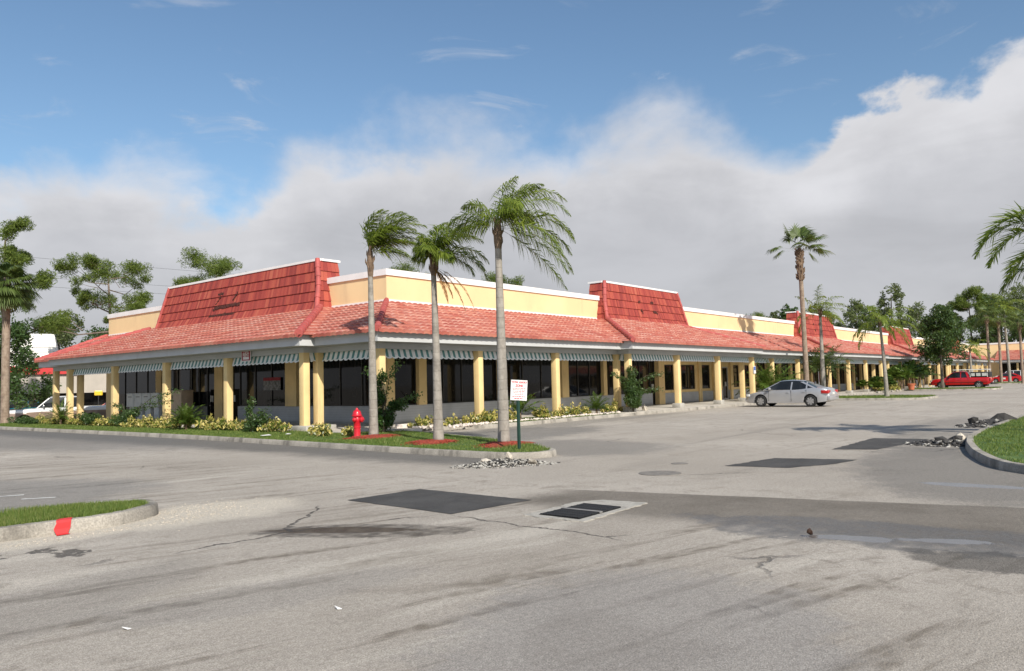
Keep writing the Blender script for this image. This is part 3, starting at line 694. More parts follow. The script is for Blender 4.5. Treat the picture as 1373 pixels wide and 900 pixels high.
# --- towers
def tower(T, ua, ub, v_bot=2.36, v_top=2.76, hole=None, zt=6.83):
    tw = bpy.data.objects.new('mansard_tower', bpy.data.meshes.new('mansard_tower')); 
    mb = MB(); ins = .5; nc = 5; zb = 4.72; ncol = int((ub-ua)/.13)
    def pt(fr, s_, out):    # s_ 0..1 along the front, fr 0..1 up
        v = v_bot+(v_top-v_bot)*max(fr, 0)**.85-out - .10*max(0, .16-fr)/.16; e = ins*fr
        return T(ua+e+(ub-ua-2*e)*s_, v, zb+(zt-zb)*fr), (ua+(ub-ua)*s_, fr*2.1)
    r_ = random.Random(int(ua*10))
    for c in range(nc):
        f0, f1 = c/nc, (c+1)/nc
        for j in range(ncol):
            s0, s1 = (j+.02)/ncol, (j+.98)/ncol; o0 = .055+r_.uniform(-.006, .006); o1 = .010
            P = [pt(f0-.008, s0, o0), pt(f0-.008, s1, o0), pt(f1, s1, o1), pt(f1, s0, o1), pt(f0-.008, s0, o0-.05), pt(f0-.008, s1, o0-.05), pt(f1, s1, -.05), pt(f1, s0, -.05)]
            uv = [(j*.13+.065, c*.42+.2)]*8
            mb.add([p[0] for p in P], [(0, 1, 2, 3), (0, 4, 5, 1), (1, 5, 6, 2), (0, 3, 7, 4)], uv)
    # solid core behind the tiles, cheeks both sides
    o = mb.build('mansard_tower', M['mansard'], plaza)
    k = MB(); vb = 3.6
    k.add([T(ua+.03, v_bot+.05, zb), T(ub-.03, v_bot+.05, zb), T(ub-.03, vb, zb), T(ua+.03, vb, zb), T(ua+ins+.03, v_top+.03, zt-.02), T(ub-ins-.03, v_top+.03, zt-.02), T(ub-ins-.03, vb, zt-.02), T(ua+ins+.03, vb, zt-.02)],
          [(0, 1, 2, 3), (4, 5, 6, 7), (0, 1, 5, 4), (1, 2, 6, 5), (2, 3, 7, 6), (3, 0, 4, 7)])
    k.build('tower_core', M['cap'], o)
    for sgn in (-1, 1):
        ck = MB()
        for c in range(nc):
            f0, f1 = c/nc, (c+1)/nc
            for j in range(5):
                e0, e1 = ins*f0, ins*f1
                def cp(fr, q, out):
                    v = v_bot+(v_top-v_bot)*fr; vv = v+(vb-v)*q; e = ins*fr*.9
                    u = (ua+e-out) if sgn < 0 else (ub-e+out); return T(u, vv, zb+(zt-zb)*fr)
                q0, q1 = (j+.02)/5, (j+.98)/5
                uv = [(j*.2+.1+sgn*9, c*.42+.2)]*8
                ck.add([cp(f0, q0, .05), cp(f0, q1, .05), cp(f1, q1, .01), cp(f1, q0, .01), cp(f0, q0, -.02), cp(f0, q1, -.02), cp(f1, q1, -.03), cp(f1, q0, -.03)], [(0, 1, 2, 3), (0, 4, 5, 1), (1, 5, 6, 2), (0, 3, 7, 4)], uv)
        ck.build('tower_cheek', M['mansard'], o)
    wc = MB(); a0, b0 = ua+ins-.06, ub-ins+.06
    tbox(wc, T, a0, v_top-.05, zt, b0, v_top+.07, zt+.10); tbox(wc, T, a0-.06, v_top+.071, zt-.001, a0+.1, 3.7, zt+.095); tbox(wc, T, b0-.1, v_top+.071, zt-.001, b0+.06, 3.7, zt+.095)
    wc.build('tower_cap', M['white'], o)
    a = T(ua, v_bot-.07, zb); b_ = T(ua+ins, v_top-.04, zt+.07); ridge([a, T(ua+ins*.5, v_bot+.22, (zb+zt)/2), b_], name='tower_ridge', r=.105, parent=o)
    a = T(ub, v_bot-.05, zb); b_ = T(ub-ins, v_top-.03, zt+.02); ridge([a, b_], name='tower_ridge', r=.07, parent=o)
    for (s0_, f0_, s1_, f1_, w_) in (hole or []):       # holes and stumps left where letters were taken down
        hb = MB(); L_ = math.hypot((s1_-s0_)*(ub-ua), (f1_-f0_)*2.1); n_ = max(1, int(L_/.07))
        for q in range(n_+1):
            f = q/n_; fr = f0_+(f1_-f0_)*f+r_.uniform(-.012, .012); p, _ = pt(fr, s0_+(s1_-s0_)*f, .072)
            u0_, v0_ = (p[0], p[1]) if T is TM else (p[1], p[0]); h_ = w_*r_.uniform(.5, 1.2)
            tbox(hb, T, u0_-.05*r_.uniform(.5, 1.2), v0_, p[2]-h_/2, u0_+.05, v0_+.10, p[2]+h_/2)
        ob = hb.build('broken_tiles', M['scar'], o)
    return o
M['scar'] = pm('dark_broken_tile', (.075, .022, .016), .9, .5, 12)
for i, (a, b_) in enumerate(secs):
    tower(TM, a+2.95, a+12.15, hole=[(.40, .60, .415, .60, .13), (.56, .62, .59, .62, .11), (.42, .38, .43, .33, .16), (.58, .36, .62, .34, .12)] if i < 2 else None)
HOLES_L = [(.471, .17, .625, .165, .10), (.443, .365, .60, .335, .13), (.563, .645, .592, .645, .10), (.575, .60, .598, .42, .035), (.465, .61, .487, .47, .07), (.585, .345, .608, .30, .15)]
tower(TL, 6.27, 19.6, v_bot=2.25, v_top=2.66, hole=HOLES_L)
# --- walls under the canopy
def wallbox(mb, T, u0, u1, z0, z1, v0=YW, v1=YW+.25): tbox(mb, T, u0, v0, z0, u1, v1, z1)
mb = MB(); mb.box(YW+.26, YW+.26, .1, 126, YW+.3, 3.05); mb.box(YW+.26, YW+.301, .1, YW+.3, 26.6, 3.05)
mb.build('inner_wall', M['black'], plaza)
def window(T, u0, u1, z0, z1, mull=1.2, v=YW+.10, fr=.045, transom=None, mat='dark_metal', name='window', glass=True):
    mb = MB(); n = max(1, int(round((u1-u0)/mull))); 
    for i in range(n+1):
        u = u0+(u1-u0)*i/n; uu0 = min(max(u-fr/2, u0), u1-fr); tbox(mb, T, uu0, v-.04, z0, uu0+fr, v+.04, z1)
    for z in (z0, z1-fr): tbox(mb, T, u0+fr, v-.038, z, u1-fr, v+.038, z+fr)
    if transom: tbox(mb, T, u0+fr, v-.037, transom, u1-fr, v+.037, transom+fr)
    o = mb.build(name, M[mat], plaza)
    if glass:
        if name == 'door':
            hd = MB(); tbox(hd, T, (u0+u1)/2-.09, v-.09, 1.05, (u0+u1)/2-.05, v-.041, 1.35); tbox(hd, T, (u0+u1)/2+.05, v-.09, 1.05, (u0+u1)/2+.09, v-.041, 1.35); hd.build('handle', M['white'], o)
        g_ = MB(); tbox(g_, T, u0+.01, v+.0, z0+.01, u1-.01, v+.012, z1-.01); g_.build('pane', M['glass'], o)
    return o
knee = MB(); pier = MB(); yel = MB()
def kneew(T, u0, u1, zt=.84):
    k_ = MB(); tbox(k_, T, u0, YW-.04, .10, u1, YW+.2, zt); k_.build('knee_wall', M['knee'], plaza)
def pr_(T, u0, u1, z0=.12):
    k_ = MB(); tbox(k_, T, u0, YW-.12, z0, u1, YW+.24, 3.028); k_.build('pier', M['yellow'], plaza)
# front A
kneew(TM, YW-.04, 23.15)
pA = [(4.48, 4.9), (9.4, 9.82), (14.13, 14.69), (17.87, 18.2)]
for a, b_ in pA: pr_(TM, a, b_, .842)
pr_(TM, YW-.12, 3.2, .842)
e = 3.2
for a, b_ in pA+[(23.10, 23.15)]: window(TM, e, a, .842, 3.02, 1.25); e = b_
window(TM, 23.16, 23.80, .15, 3.02, .7, v=YW+.2, name='door')
pr_(TM, 23.81, 24.5)
# yellow framed shops
def shop(T, segs, u0, u1, z0=.96, z1=2.49):
    tbox(yel, T, u0, YW, z1, u1, YW+.2, 3.029)
    last = u0
    for (kind, a, b_) in segs:
        tbox(yel, T, last, YW, .80, a, YW+.2, z1-.001); 
        if kind == 'w': tbox(yel, T, a, YW+.001, .80, b_, YW+.199, z0); window(T, a, b_, z0, z1-.002, .95, v=YW+.08, fr=.05)
        else: window(T, a, b_, .16, z1-.12, 1.1, v=YW+.08, fr=.08, mat='beam_alu', name='door'); tbox(yel, T, a, YW+.001, z1-.12, b_, YW+.199, z1-.001)
        last = b_
    tbox(yel, T, last, YW, .80, u1, YW+.2, z1-.001)
M['beam_alu'] = pm('pale_door_frame', (.40, .40, .39), .5, .05, 2)
shop(TM, [('w', 24.62, 25.86), ('w', 26.87, 28.71), ('w', 29.7, 30.86), ('d', 32.78, 33.72), ('w', 34.56, 35.48), ('w', 36.3, 37.3)], 24.5, 38.0)
kneew(TM, 24.5, 32.7, .80); kneew(TM, 33.8, 38.0, .80)
for a, b_ in ((29.05, 29.45), (31.2, 31.55), (33.86, 34.2)): pr_(TM, a, b_)
u = 38.0; i = 0
while u < 121:
    nx = min(u+2.42, 121.5); pr_(TM, u, u+.42, .12)
    if i % 4 == 2: window(TM, u+.43, nx, .15, 3.02, 1., name='door')
    else: kneew(TM, u+.42, nx, .80); window(TM, u+.43, nx, .802, 3.02, 1.)
    u = nx; i += 1
# left front
kneew(TL, YW+.21, 13.23); window(TL, 3.2, 8.6, .842, 3.02, 1.2); pr_(TL, 8.6, 9.4, .842); window(TL, 9.4, 13.23, .842, 3.02, 1.3)
window(TL, 13.24, 14.4, .15, 3.02, 1.1, v=YW+.2, name='door'); pr_(TL, 14.41, 15.13)
window(TL, 15.14, 16.08, .15, 3.02, 1.0, name='door'); kneew(TL, 16.09, 17.56); window(TL, 16.09, 17.6, .842, 3.02, 1.)
window(TL, 17.6, 20.3, .15, 3.02, 1.1); pr_(TL, 20.3, 20.9); window(TL, 20.9, 26.1, .15, 3.02, 1.2); pr_(TL, 26.1, 26.7)
yel.build('shop_wall', M['yellow'], plaza)
# --- the far wing, at right angles
wing = thing('plaza_wing', 'far yellow wing of the plaza closing the parking lot behind the parked cars', 'building', (122.3, -40, 0))
def wbld(mb, name, mat): 
    mb.v = [(x-122.3, y+40, z) for x, y, z in mb.v]; return mb.build(name, mat, wing)
def TW(u, v, z): return (122.3+v-0., -u, z)
WX = 126.0
wbld(MB().box(WX, -75, 0, WX+.25, YW-.01, 5.87), 'parapet_wall', M['yellow_par']); wbld(MB().box(WX-.06, -75, 5.86, WX+.31, YW-.07, ZP), 'parapet_cap', M['white'])
wbld(MB().box(WX+.251, -75, 0, WX+18, D1, 5.05), 'wing_body', M['yellow_par'])
wbld(MB().box(122.33, -75, 3.04, 122.37, -.78, 3.40), 'fascia', M['fascia']); wbld(MB().box(122.4, -75, 3.03, WX, -.75, 3.06), 'soffit', M['soffit'])
wbld(MB().box(122.95, -75, ZC, 123.2, -1.0, 3.029), 'beam', M['beam'])
mb = MB(); o = roof_grid(TW, .75, 75, WX-122.3, k0=-1., v0=0, npw=3, parent=wing); o.location = (-122.3, 40, 0)
mb = MB()
for k in range(15): 
    c = MB().box(122.95, -3.6-4.85*k-.13, .1, 123.2, -3.6-4.85*k+.13, ZC-.002); wbld(c, 'column', M['yellow'])
wbld(MB().box(WX-.05, -75, .1, WX-.002, -1., 3.0), 'shop_front', M['glass'])
slab('sidewalk', 122.2, -75, 126, -1.15, .146)
# ============================================================ vegetation
G = {}
G['queen'] = leaf_mat('queen_palm_leaf', [(.1, (.065, .105, .018)), (.5, (.155, .22, .034)), (.8, (.28, .34, .06)), (1., (.40, .42, .12))], .5, .4)
G['dead'] = leaf_mat('dead_palm_leaf', [(.1, (.10, .045, .015)), (.6, (.25, .12, .04)), (1., (.35, .20, .08))], .15, .8)
G['fan'] = leaf_mat('fan_palm_leaf', [(.1, (.035, .06, .015)), (.5, (.075, .115, .025)), (.85, (.14, .18, .06)), (1., (.26, .26, .12))], .25, .5)
G['pine'] = leaf_mat('pine_needles', [(.1, (.05, .08, .015)), (.5, (.12, .175, .028)), (.85, (.21, .26, .05)), (1., (.28, .31, .08))], .4, .6)
G['bg'] = leaf_mat('distant_leaf', [(.1, (.055, .075, .03)), (.5, (.105, .135, .055)), (.85, (.17, .20, .085)), (1., (.24, .25, .12))], .35, .7)
G['dark'] = leaf_mat('dark_leaf', [(.1, (.022, .048, .015)), (.5, (.048, .09, .026)), (.85, (.09, .15, .045)), (1., (.14, .19, .06))], .3, .45)
G['croton'] = leaf_mat('croton_leaf', [(.15, (.05, .095, .018)), (.38, (.14, .18, .03)), (.52, (.42, .36, .09)), (.72, (.60, .50, .18)), (1., (.70, .56, .34))], .2, .4, nscale=3.)
G['shrub'] = leaf_mat('shrub_leaf', [(.1, (.02, .055, .012)), (.5, (.045, .10, .02)), (.85, (.09, .16, .04)), (1., (.14, .20, .07))], .2, .4)
G['areca'] = leaf_mat('small_palm_leaf', [(.1, (.035, .075, .010)), (.5, (.08, .14, .020)), (.85, (.15, .21, .035)), (1., (.24, .27, .07))], .25, .45)
G['grass'] = leaf_mat('grass_blade', [(.15, (.055, .10, .014)), (.45, (.11, .175, .030)), (.70, (.19, .24, .055)), (.9, (.34, .30, .13))], .3, .6)
def trunk_mat(name, c0, c1, ring, rr=.9):
    m, t, b = new_mat(name); P = opos(t); x, y, z = t.sep(P)
    n = t.noise(t.scalev(P, (1, 1, .6)), 6, 6, .65); w_ = t.math('ADD', t.math('MULTIPLY', z, ring), t.math('MULTIPLY', n, .45))
    r = t.smooth(t.math('PINGPONG', w_, .5), 0., .12, 0., 1.)
    c = t.mix(t.smooth(n, .35, .65), c0, c1); c = t.mix(t.math('MULTIPLY', t.math('SUBTRACT', 1., r), .16), c, tuple(q*.35 for q in c0))
    c = t.mix(t.smooth(t.noise(P, 1.7, 5, .6), .55, .7, 0, .5), c, tuple(q*.5 for q in c0))
    t.l.new(c, b.inputs['Base Color']); b.inputs['Roughness'].default_value = rr
    bn = t.new('ShaderNodeBump'); bn.inputs['Strength'].default_value = .6; bn.inputs['Distance'].default_value = .02
    t.l.new(t.math('ADD', t.math('MULTIPLY', r, .35), n), bn.inputs['Height']); t.l.new(bn.outputs[0], b.inputs['Normal']); return m
G['ptrunk'] = trunk_mat('queen_palm_trunk', (.24, .215, .185), (.34, .31, .27), 4.)
G['wtrunk'] = trunk_mat('fan_palm_trunk', (.22, .16, .115), (.32, .25, .19), 6.)
G['boot'] = trunk_mat('palm_leaf_boots', (.13, .085, .055), (.22, .15, .10), 12.)
G['bark'] = trunk_mat('tree_bark', (.10, .08, .062), (.18, .145, .115), 1.5)
G['pbark'] = trunk_mat('pine_bark', (.13, .095, .075), (.23, .18, .145), 2.)
G['wood'] = pm('twig_wood', (.09, .07, .05), .9, .2, 5)

WIND = np.array([.63, -.77, 0.]); RR = np.array([.634, -.773, 0.]); FF = np.array([.773, .634, 0.]); ZZ = np.array([0, 0, 1.])
def nrm(v): return v/(np.linalg.norm(v)+1e-9)
def frond(V, F, org, d, L, wind=.3, grav=.5, nl=44, ll=.5, lw=.028, hang=.5, petiole=.12, segs=16, rach=.018, r=None, fwdb=.55, plume=0.):
    """one pinnate frond: arching rachis with drooping leaflets on both sides"""
    r = r or random; p = np.array(org, float); d = nrm(np.array(d, float)); P = [p.copy()]; Dd = [d.copy()]; ds = L/segs
    for i in range(segs):
        q = (i+1)/segs; d = nrm(d + (-ZZ*grav*(.35+1.3*q) + WIND*wind*(.4+1.1*q))*ds*.9); p = p+d*ds; P.append(p.copy()); Dd.append(d.copy())
    P = np.array(P); Dd = np.array(Dd)
    for i in range(segs):                              # rachis: narrow 3-sided strip
        a, b_ = P[i], P[i+1]; s = nrm(np.cross(Dd[i], ZZ)); w0, w1 = rach*(1-i/segs)+.004, rach*(1-(i+1)/segs)+.004; o = len(V)
        V += [a-s*w0, a+s*w0, b_+s*w1, b_-s*w1]; F.append((o, o+1, o+2, o+3))
    for k in range(nl):
        q = petiole+(1-petiole)*(k+r.random()*.6)/nl; x = min(q*segs, segs-.001); i = int(x); f = x-i
        c = P[i]*(1-f)+P[i+1]*f; d = nrm(Dd[i]*(1-f)+Dd[i+1]*f); s = nrm(np.cross(d, ZZ)); up = np.cross(s, d)
        env = (math.sin(math.pi*min(1, .12+q*.88))**.55)*(1-.35*q)
        for sg in (-1, 1):
            l = ll*env*r.uniform(.8, 1.12)
            dr = nrm(s*sg*(.75+r.uniform(-.15, .15)) + d*(fwdb+.5*q) + up*(.25+r.uniform(-.3, .3)+plume*r.uniform(-.6, .6)) - ZZ*hang*.55 + WIND*wind*.55)
            m = c+dr*l*.45; dr2 = nrm(dr - ZZ*hang*1.05 + WIND*wind*.7); e = m+dr2*l*.55
            wv = nrm(np.cross(dr, up*.6+d*.4+np.array([r.uniform(-.3, .3), r.uniform(-.3, .3), 0])))*lw*.5; o = len(V)
            V += [c-wv*.5, c+wv*.5, m+wv, m-wv, e+wv*.15, e-wv*.15]; F += [(o, o+1, o+2, o+3), (o+3, o+2, o+4, o+5)]
def trunk_mesh(pts, rs, n=14, wob=.02, seed=0):
    P = catmull(pts, 10); m = len(P); R_ = np.interp(np.linspace(0, 1, m), np.linspace(0, 1, len(rs)), rs); r = random.Random(seed)
    mb = MB(); R_ = [x*(1+r.uniform(-wob, wob)) for x in R_]; mb.tube(P, R_, n); return mb
def queen_palm(name, label, loc, H, lean=(0, 0), r0=.17, r1=.085, fronds=(), seed=1, group=None, L=2.4, nl=46, ll=.52, lw=.03, wind=.5, boots=.5, dead=None, cat='palm tree', plume=.8):
    t_ = thing(name, label, cat, loc, 0, group); r = random.Random(seed)
    top = np.array([lean[0], lean[1], H]); mid = np.array([lean[0]*.35, lean[1]*.35, H*.5])
    tm = trunk_mesh([(0, 0, -.05), (0, 0, .35), mid, top*np.array([.8, .8, .82]), top], [r0*1.6, r0*1.1, (r0+r1)*.52, r1*1.05, r1*1.0], seed=seed); tm.build('trunk', G['ptrunk'], t_, smooth=True, sharp=60)
    bm_ = MB(); d = nrm(top-mid)
    bm_.tube([top-d*boots*.9, top-d*boots*.6, top-d*boots*.2, top+d*.08, top+d*.22], [r1*1.05, r1*1.32, r1*1.38, r1*1.1, r1*.35], 9)
    for k in range(12):
        a = r.uniform(0, 6.28); zz = top-d*r.uniform(-.05, boots*.8); q = np.array([math.cos(a), math.sin(a), 0])
        bm_.tube([zz+q*r1*.8, zz+q*(r1+.06)+ZZ*.12, zz+q*(r1+.07)+ZZ*.24], [.035, .025, .008], 5)
    bm_.build('leaf_boots', G['boot'], t_, smooth=True)
    V = []; F = []
    for (az, el, Lf, wd, gr, hg) in fronds:
        # az measured from screen-right (0) towards away (90)
        a = rad(az); dd = (RR*math.cos(a)+FF*math.sin(a))*math.cos(rad(el))+ZZ*math.sin(rad(el))
        frond(V, F, top+dd*.05, dd, Lf, wd, gr, nl, ll, lw, hg, r=r, plume=plume)
    np_obj('crown', np.array(V), F, G['queen'], t_)
    if dead:
        V = []; F = []
        for (az, el, Lf, wd, gr, hg) in dead:
            a = rad(az); dd = (RR*math.cos(a)+FF*math.sin(a))*math.cos(rad(el))+ZZ*math.sin(rad(el))
            frond(V, F, top-d*.25+dd*.1, dd, Lf, wd, gr, 30, .22, .02, .9, r=r, rach=.03)
        np_obj('dead_frond', np.array(V), F, G['dead'], t_)
    return t_
GP = 'wind blown queen palms on the kerbed island'
queen_palm('queen_palm', 'queen palm nearest the red hydrant, whole crown blown to the right', (-1.56, -1.46, .1), 5.5, (-.05, .0), .125, .072, seed=3, group=GP, boots=.8, nl=70, ll=.56, lw=.030, plume=1.2,
  fronds=[(0, 12, 1.5, .5, .8, 1.0), (60, 80, 1.75, 0.70, 0.45, 0.5), (20, 74, 1.94, 0.75, 0.60, 0.5), (-30, 68, 1.98, 0.75, 0.70, 0.6), (60, 62, 1.89, 0.80, 0.65, 0.6), (10, 55, 1.89, 0.80, 0.70, 0.7), (150, 76, 1.61, 0.90, 0.60, 0.5), (190, 74, 1.53, 1.00, 0.60, 0.5), (-10, 38, 1.62, 0.70, 0.80, 0.8),
          (40, 44, 1.80, 0.80, 0.80, 0.8), (-60, 58, 1.62, 0.90, 0.90, 0.7), (100, 60, 1.80, 0.90, 0.70, 0.6), (5, 66, 2.12, 0.65, 0.75, 0.7), (-20, 18, 1.26, 0.60, 0.90, 0.9), (15, 48, 2.07, 0.55, 0.90, 0.8), (80, 50, 1.71, 0.80, 0.90, 0.8), (-45, 72, 1.98, 0.65, 0.75, 0.6)])
queen_palm('queen_palm', 'shortest queen palm, middle of the island, a brown dead frond hanging from its trunk', (-2.54, -5.15, .1), 4.85, (-.03, .05), .12, .068, seed=5, group=GP, boots=.55, nl=62, ll=.52, lw=.028, plume=1.2,
  fronds=[(10, 76, 1.30, 0.42, 0.78, 0.69), (170, 68, 0.68, 0.21, 1.79, 0.92), (195, 44, 0.54, 0.17, 2.13, 1.035), (0, 54, 1.53, 0.30, 1.23, 1.035), (15, 36, 1.67, 0.26, 1.23, 1.15), (-15, 24, 1.57, 0.26, 1.34, 1.035), (85, 72, 1.26, 0.30, 1.01, 0.69), (-80, 60, 1.22, 0.26, 1.34, 0.92), (-100, 38, 0.90, 0.21, 1.79, 1.035),
          (40, 60, 1.53, 0.34, 1.12, 0.92), (-35, 58, 1.44, 0.34, 1.23, 0.92), (130, 50, 0.72, 0.21, 1.90, 1.035), (-8, 8, 1.26, 0.17, 1.46, 1.15), (220, 60, 0.65, 0.26, 1.79, 0.92), (5, 20, 1.71, 0.13, 1.34, 1.15), (25, 66, 1.44, 0.42, 0.90, 0.805), (180, 20, 0.50, 0.09, 2.02, 1.15), (-60, 20, 1.08, 0.17, 1.57, 1.15)],
  dead=[(-25, -20, 1.75, .35, 1.4, 1.), (-60, -35, 1.2, .2, 1.5, 1.), (-35, -40, 1.0, .2, 1.5, 1.), (-30, -30, 1.5, .3, 1.5, 1.)])
queen_palm('queen_palm', 'tallest queen palm, right of the three on the island, beside the tow away sign', (-2.44, -7.28, .1), 5.36, (.02, .06), .13, .080, seed=11, group=GP, boots=.6, nl=74, ll=.62, lw=.026, plume=1.1,
  fronds=[(5, -30, 2.3, .02, .35, 1.1), (0, -2, 2.3, .05, .75, 1.1), (-30, 10, 2.1, .05, .9, 1.1), (70, 84, 1.48, 0.38, 0.85, 1), (10, 76, 1.74, 0.40, 1.00, 1), (0, 64, 2.17, 0.26, 1.05, 1.1), (-20, 52, 2.17, 0.24, 1.10, 1.1), (12, 40, 2.26, 0.16, 1.05, 1.1), (5, 14, 2.09, 0.06, 0.85, 1.1), (-15, -14, 2.17, 0.03, 0.55, 1.1), (178, 46, 1.48, -0.10, 1.60, 1.1), (190, 16, 1.09, 0.00, 1.40, 1.1), (150, 62, 1.33, 0.06, 1.50, 1), (60, 52, 1.74, 0.20, 1.20, 1), (-70, 48, 1.57, 0.12, 1.30, 1), (168, 34, 1.33, -0.08, 1.60, 1.1), (20, 72, 1.74, 0.36, 1.00, 1), (-5, 28, 2.17, 0.10, 0.95, 1.1)])
# background palms of the lot
def std_fronds(n, L, seed, wind=.2, el0=-10, el1=75, gr=.8, hg=.8):
    r = random.Random(seed); out = []
    for i in range(n): out.append((i*360*.382+r.uniform(-15, 15), el0+(el1-el0)*((i+.5)/n)+r.uniform(-6, 6), L*r.uniform(.85, 1.1), wind, gr, hg))
    return out
queen_palm('queen_palm', 'queen palm in the grassed car park island just right of the silver sedan', (38.4, -5.9, .1), 5.0, (-.55, .05), .13, .075, fronds=std_fronds(15, 2.7, 4, .15, -20, 60, .7, .9), seed=21, nl=30, ll=.62, lw=.055, group='queen palms in front of the shops')
queen_palm('queen_palm', 'slim queen palm rising behind the rear window of the silver sedan', (38.6, -1.8, .1), 6.0, (.05, .0), .16, .09, fronds=std_fronds(13, 2.3, 9, .35, -15, 75, .7, .8), seed=22, nl=30, ll=.6, lw=.05, group='queen palms in front of the shops')
queen_palm('queen_palm', 'small slender queen palm above the ladder rack of the red pickup', (93.5, -2.1, .1), 4.3, (0, 0), .14, .09, fronds=std_fronds(12, 2.7, 13, .1, -5, 70, .8, .7), seed=23, nl=22, ll=.7, lw=.08, group='queen palms in front of the shops')
# palm standing on the right hand lawn (mostly outside the view, one frond and its shadow are seen)
queen_palm('queen_palm', 'queen palm at the right edge whose arching frond hangs into the sky', (5.3, -18.75, .1), 4.0, (0, 0), .17, .11, seed=31, nl=110, ll=.78, lw=.034,
  fronds=[(176, 53, 3.35, -.02, .80, .30), (178, 57, 3.25, 0, .82, .2), (172, 34, 2.3, 0, 1.0, .3), (181, 48, 3.1, 0, .86, .25), (100, 60, 2.3, .2, .7, .7), (10, 60, 2.4, .3, .7, .7), (-80, 50, 2.3, .2, .7, .7), (60, 30, 2.3, .2, .8, .8), (-30, 20, 2.3, .3, .8, .8), (140, 20, 2.2, .0, .8, .8), (-130, 30, 2.2, .1, .8, .8), (30, 80, 2.1, .3, .6, .6), (195, 62, 2.6, -.05, .78, .7)])

def fan_leaf(V, F, org, d, pet, R_, n=26, droop=.5, r=None, tip=.3):
    r = r or random; d = nrm(np.array(d, float)); s = nrm(np.cross(d, ZZ)); c = np.array(org)+d*pet-ZZ*droop*.12*pet
    o = len(V); w_ = .018; V += [np.array(org)-s*w_, np.array(org)+s*w_, c+s*w_*.6, c-s*w_*.6]; F.append((o, o+1, o+2, o+3))
    d2 = nrm(d-ZZ*droop*.6); up = np.cross(s, d2)
    for k in range(n):
        a = (k/(n-1)-.5)*rad(250); l = R_*(1-.25*abs(a)/2.2)*r.uniform(.88, 1.08)
        dr = nrm(d2*math.cos(a)+s*math.sin(a)+up*(-.15+.1*math.cos(a*3))); wv = nrm(np.cross(dr, up))*l*.048
        m = c+dr*l*.6; e = m+nrm(dr-ZZ*tip*2.2+WIND*.35)*l*.42; o = len(V)
        V += [c-wv*.3, c+wv*.3, m+wv, m-wv, e+wv*.15, e-wv*.15]; F += [(o, o+1, o+2, o+3), (o+3, o+2, o+4, o+5)]
def fan_palm(name, label, loc, H, lean=(0, 0), r0=.2, r1=.15, leaves=(), pet=.9, R_=.8, seed=1, boots=1.6, nleaf=26, skirt=0, group=None, bootw=1.35, tip=.3):
    t_ = thing(name, label, 'palm tree', loc, 0, group); r = random.Random(seed); top = np.array([lean[0], lean[1], H])
    trunk_mesh([(0, 0, -.05), (0, 0, .4), (lean[0]*.3, lean[1]*.3, H*.45), (lean[0]*.75, lean[1]*.75, H*.8), top], [r0*1.3, r0, (r0+r1)/2, r1, r1], seed=seed).build('trunk', G['wtrunk'], t_, smooth=True, sharp=60)
    mb = MB(); mb.tube([top-ZZ*boots, top-ZZ*boots*.8, top-ZZ*.2, top+ZZ*.15], [r1, r1*bootw, r1*bootw*1.05, r1*.6], 10)
    for k in range(int(boots*55)):
        a = r.uniform(0, 6.28); zz = top-ZZ*r.uniform(0, boots); q = np.array([math.cos(a), math.sin(a), 0]); mb.tube([zz+q*r1*bootw*.85, zz+q*(r1*bootw+.07)+ZZ*.14, zz+q*(r1*bootw+.09)+ZZ*.22], [.05, .04, .012], 4)
    mb.build('leaf_boots', G['boot'], t_, smooth=True)
    V = []; F = []
    for (az, el, p_, R2, dr) in leaves:
        a = rad(az); dd = (RR*math.cos(a)+FF*math.sin(a))*math.cos(rad(el))+ZZ*math.sin(rad(el)); fan_leaf(V, F, top+dd*.05, dd, pet*p_, R_*R2, nleaf, dr, r, tip)
    np_obj('crown', np.array(V), F, G['fan'], t_)
    if skirt:
        V = []; F = []
        for k in range(skirt):
            a = r.uniform(0, 6.28); dd = np.array([math.cos(a)*.5, math.sin(a)*.5, -.8]); fan_leaf(V, F, top-ZZ*.15, dd, pet*.6, R_*.8, 16, .6, r, .5)
        np_obj('dead_leaves', np.array(V), F, G['dead'], t_)
    return t_
def rl(n, seed, el0=-30, el1=80):
    r = random.Random(seed); return [(i*137.5+r.uniform(-12, 12), el0+(el1-el0)*((i+.5)/n)+r.uniform(-6, 6), r.uniform(.85, 1.15), r.uniform(.85, 1.15), r.uniform(.2, .7)) for i in range(n)]
fan_palm('washingtonia_palm', 'tall fan palm standing behind the silver sedan, higher than the plaza', (34.4, -2.1, .1), 9.75, (-.25, .0), .17, .135, seed=2, boots=2.0, pet=1.05, R_=.86, nleaf=32, bootw=1.5,
  leaves=[(165, 62, 1.0, 1.15, -.3), (100, 80, .9, 1.1, -.2), (40, 72, 1., 1.1, 0), (182, 12, 1.5, 1.0, .8), (175, 2, 1.2, .8, 1.2), (12, 50, 1.0, 1., .3), (8, 22, .9, 1.2, .4), (-5, 5, 1.2, 1.2, .6), (-20, -20, .7, .9, 1.2), (5, 36, 1.3, 1.1, .3), (60, 30, .9, 1.0, .5), (-70, 45, .8, 1., .5), (-110, 30, .6, .9, .6), (120, 50, .9, 1., .2), (-40, 60, .8, 1., .2)])
fan_palm('sabal_palm', 'stout cabbage palm at the left edge, its shaggy crown brushing the pines', (-1.74, 28.3, .0), 7.5, (0, 0), .215, .19, seed=6, boots=1.1, pet=.85, R_=1.0, nleaf=34, leaves=rl(34, 3, -45, 80), skirt=5, bootw=1.5, tip=.5)
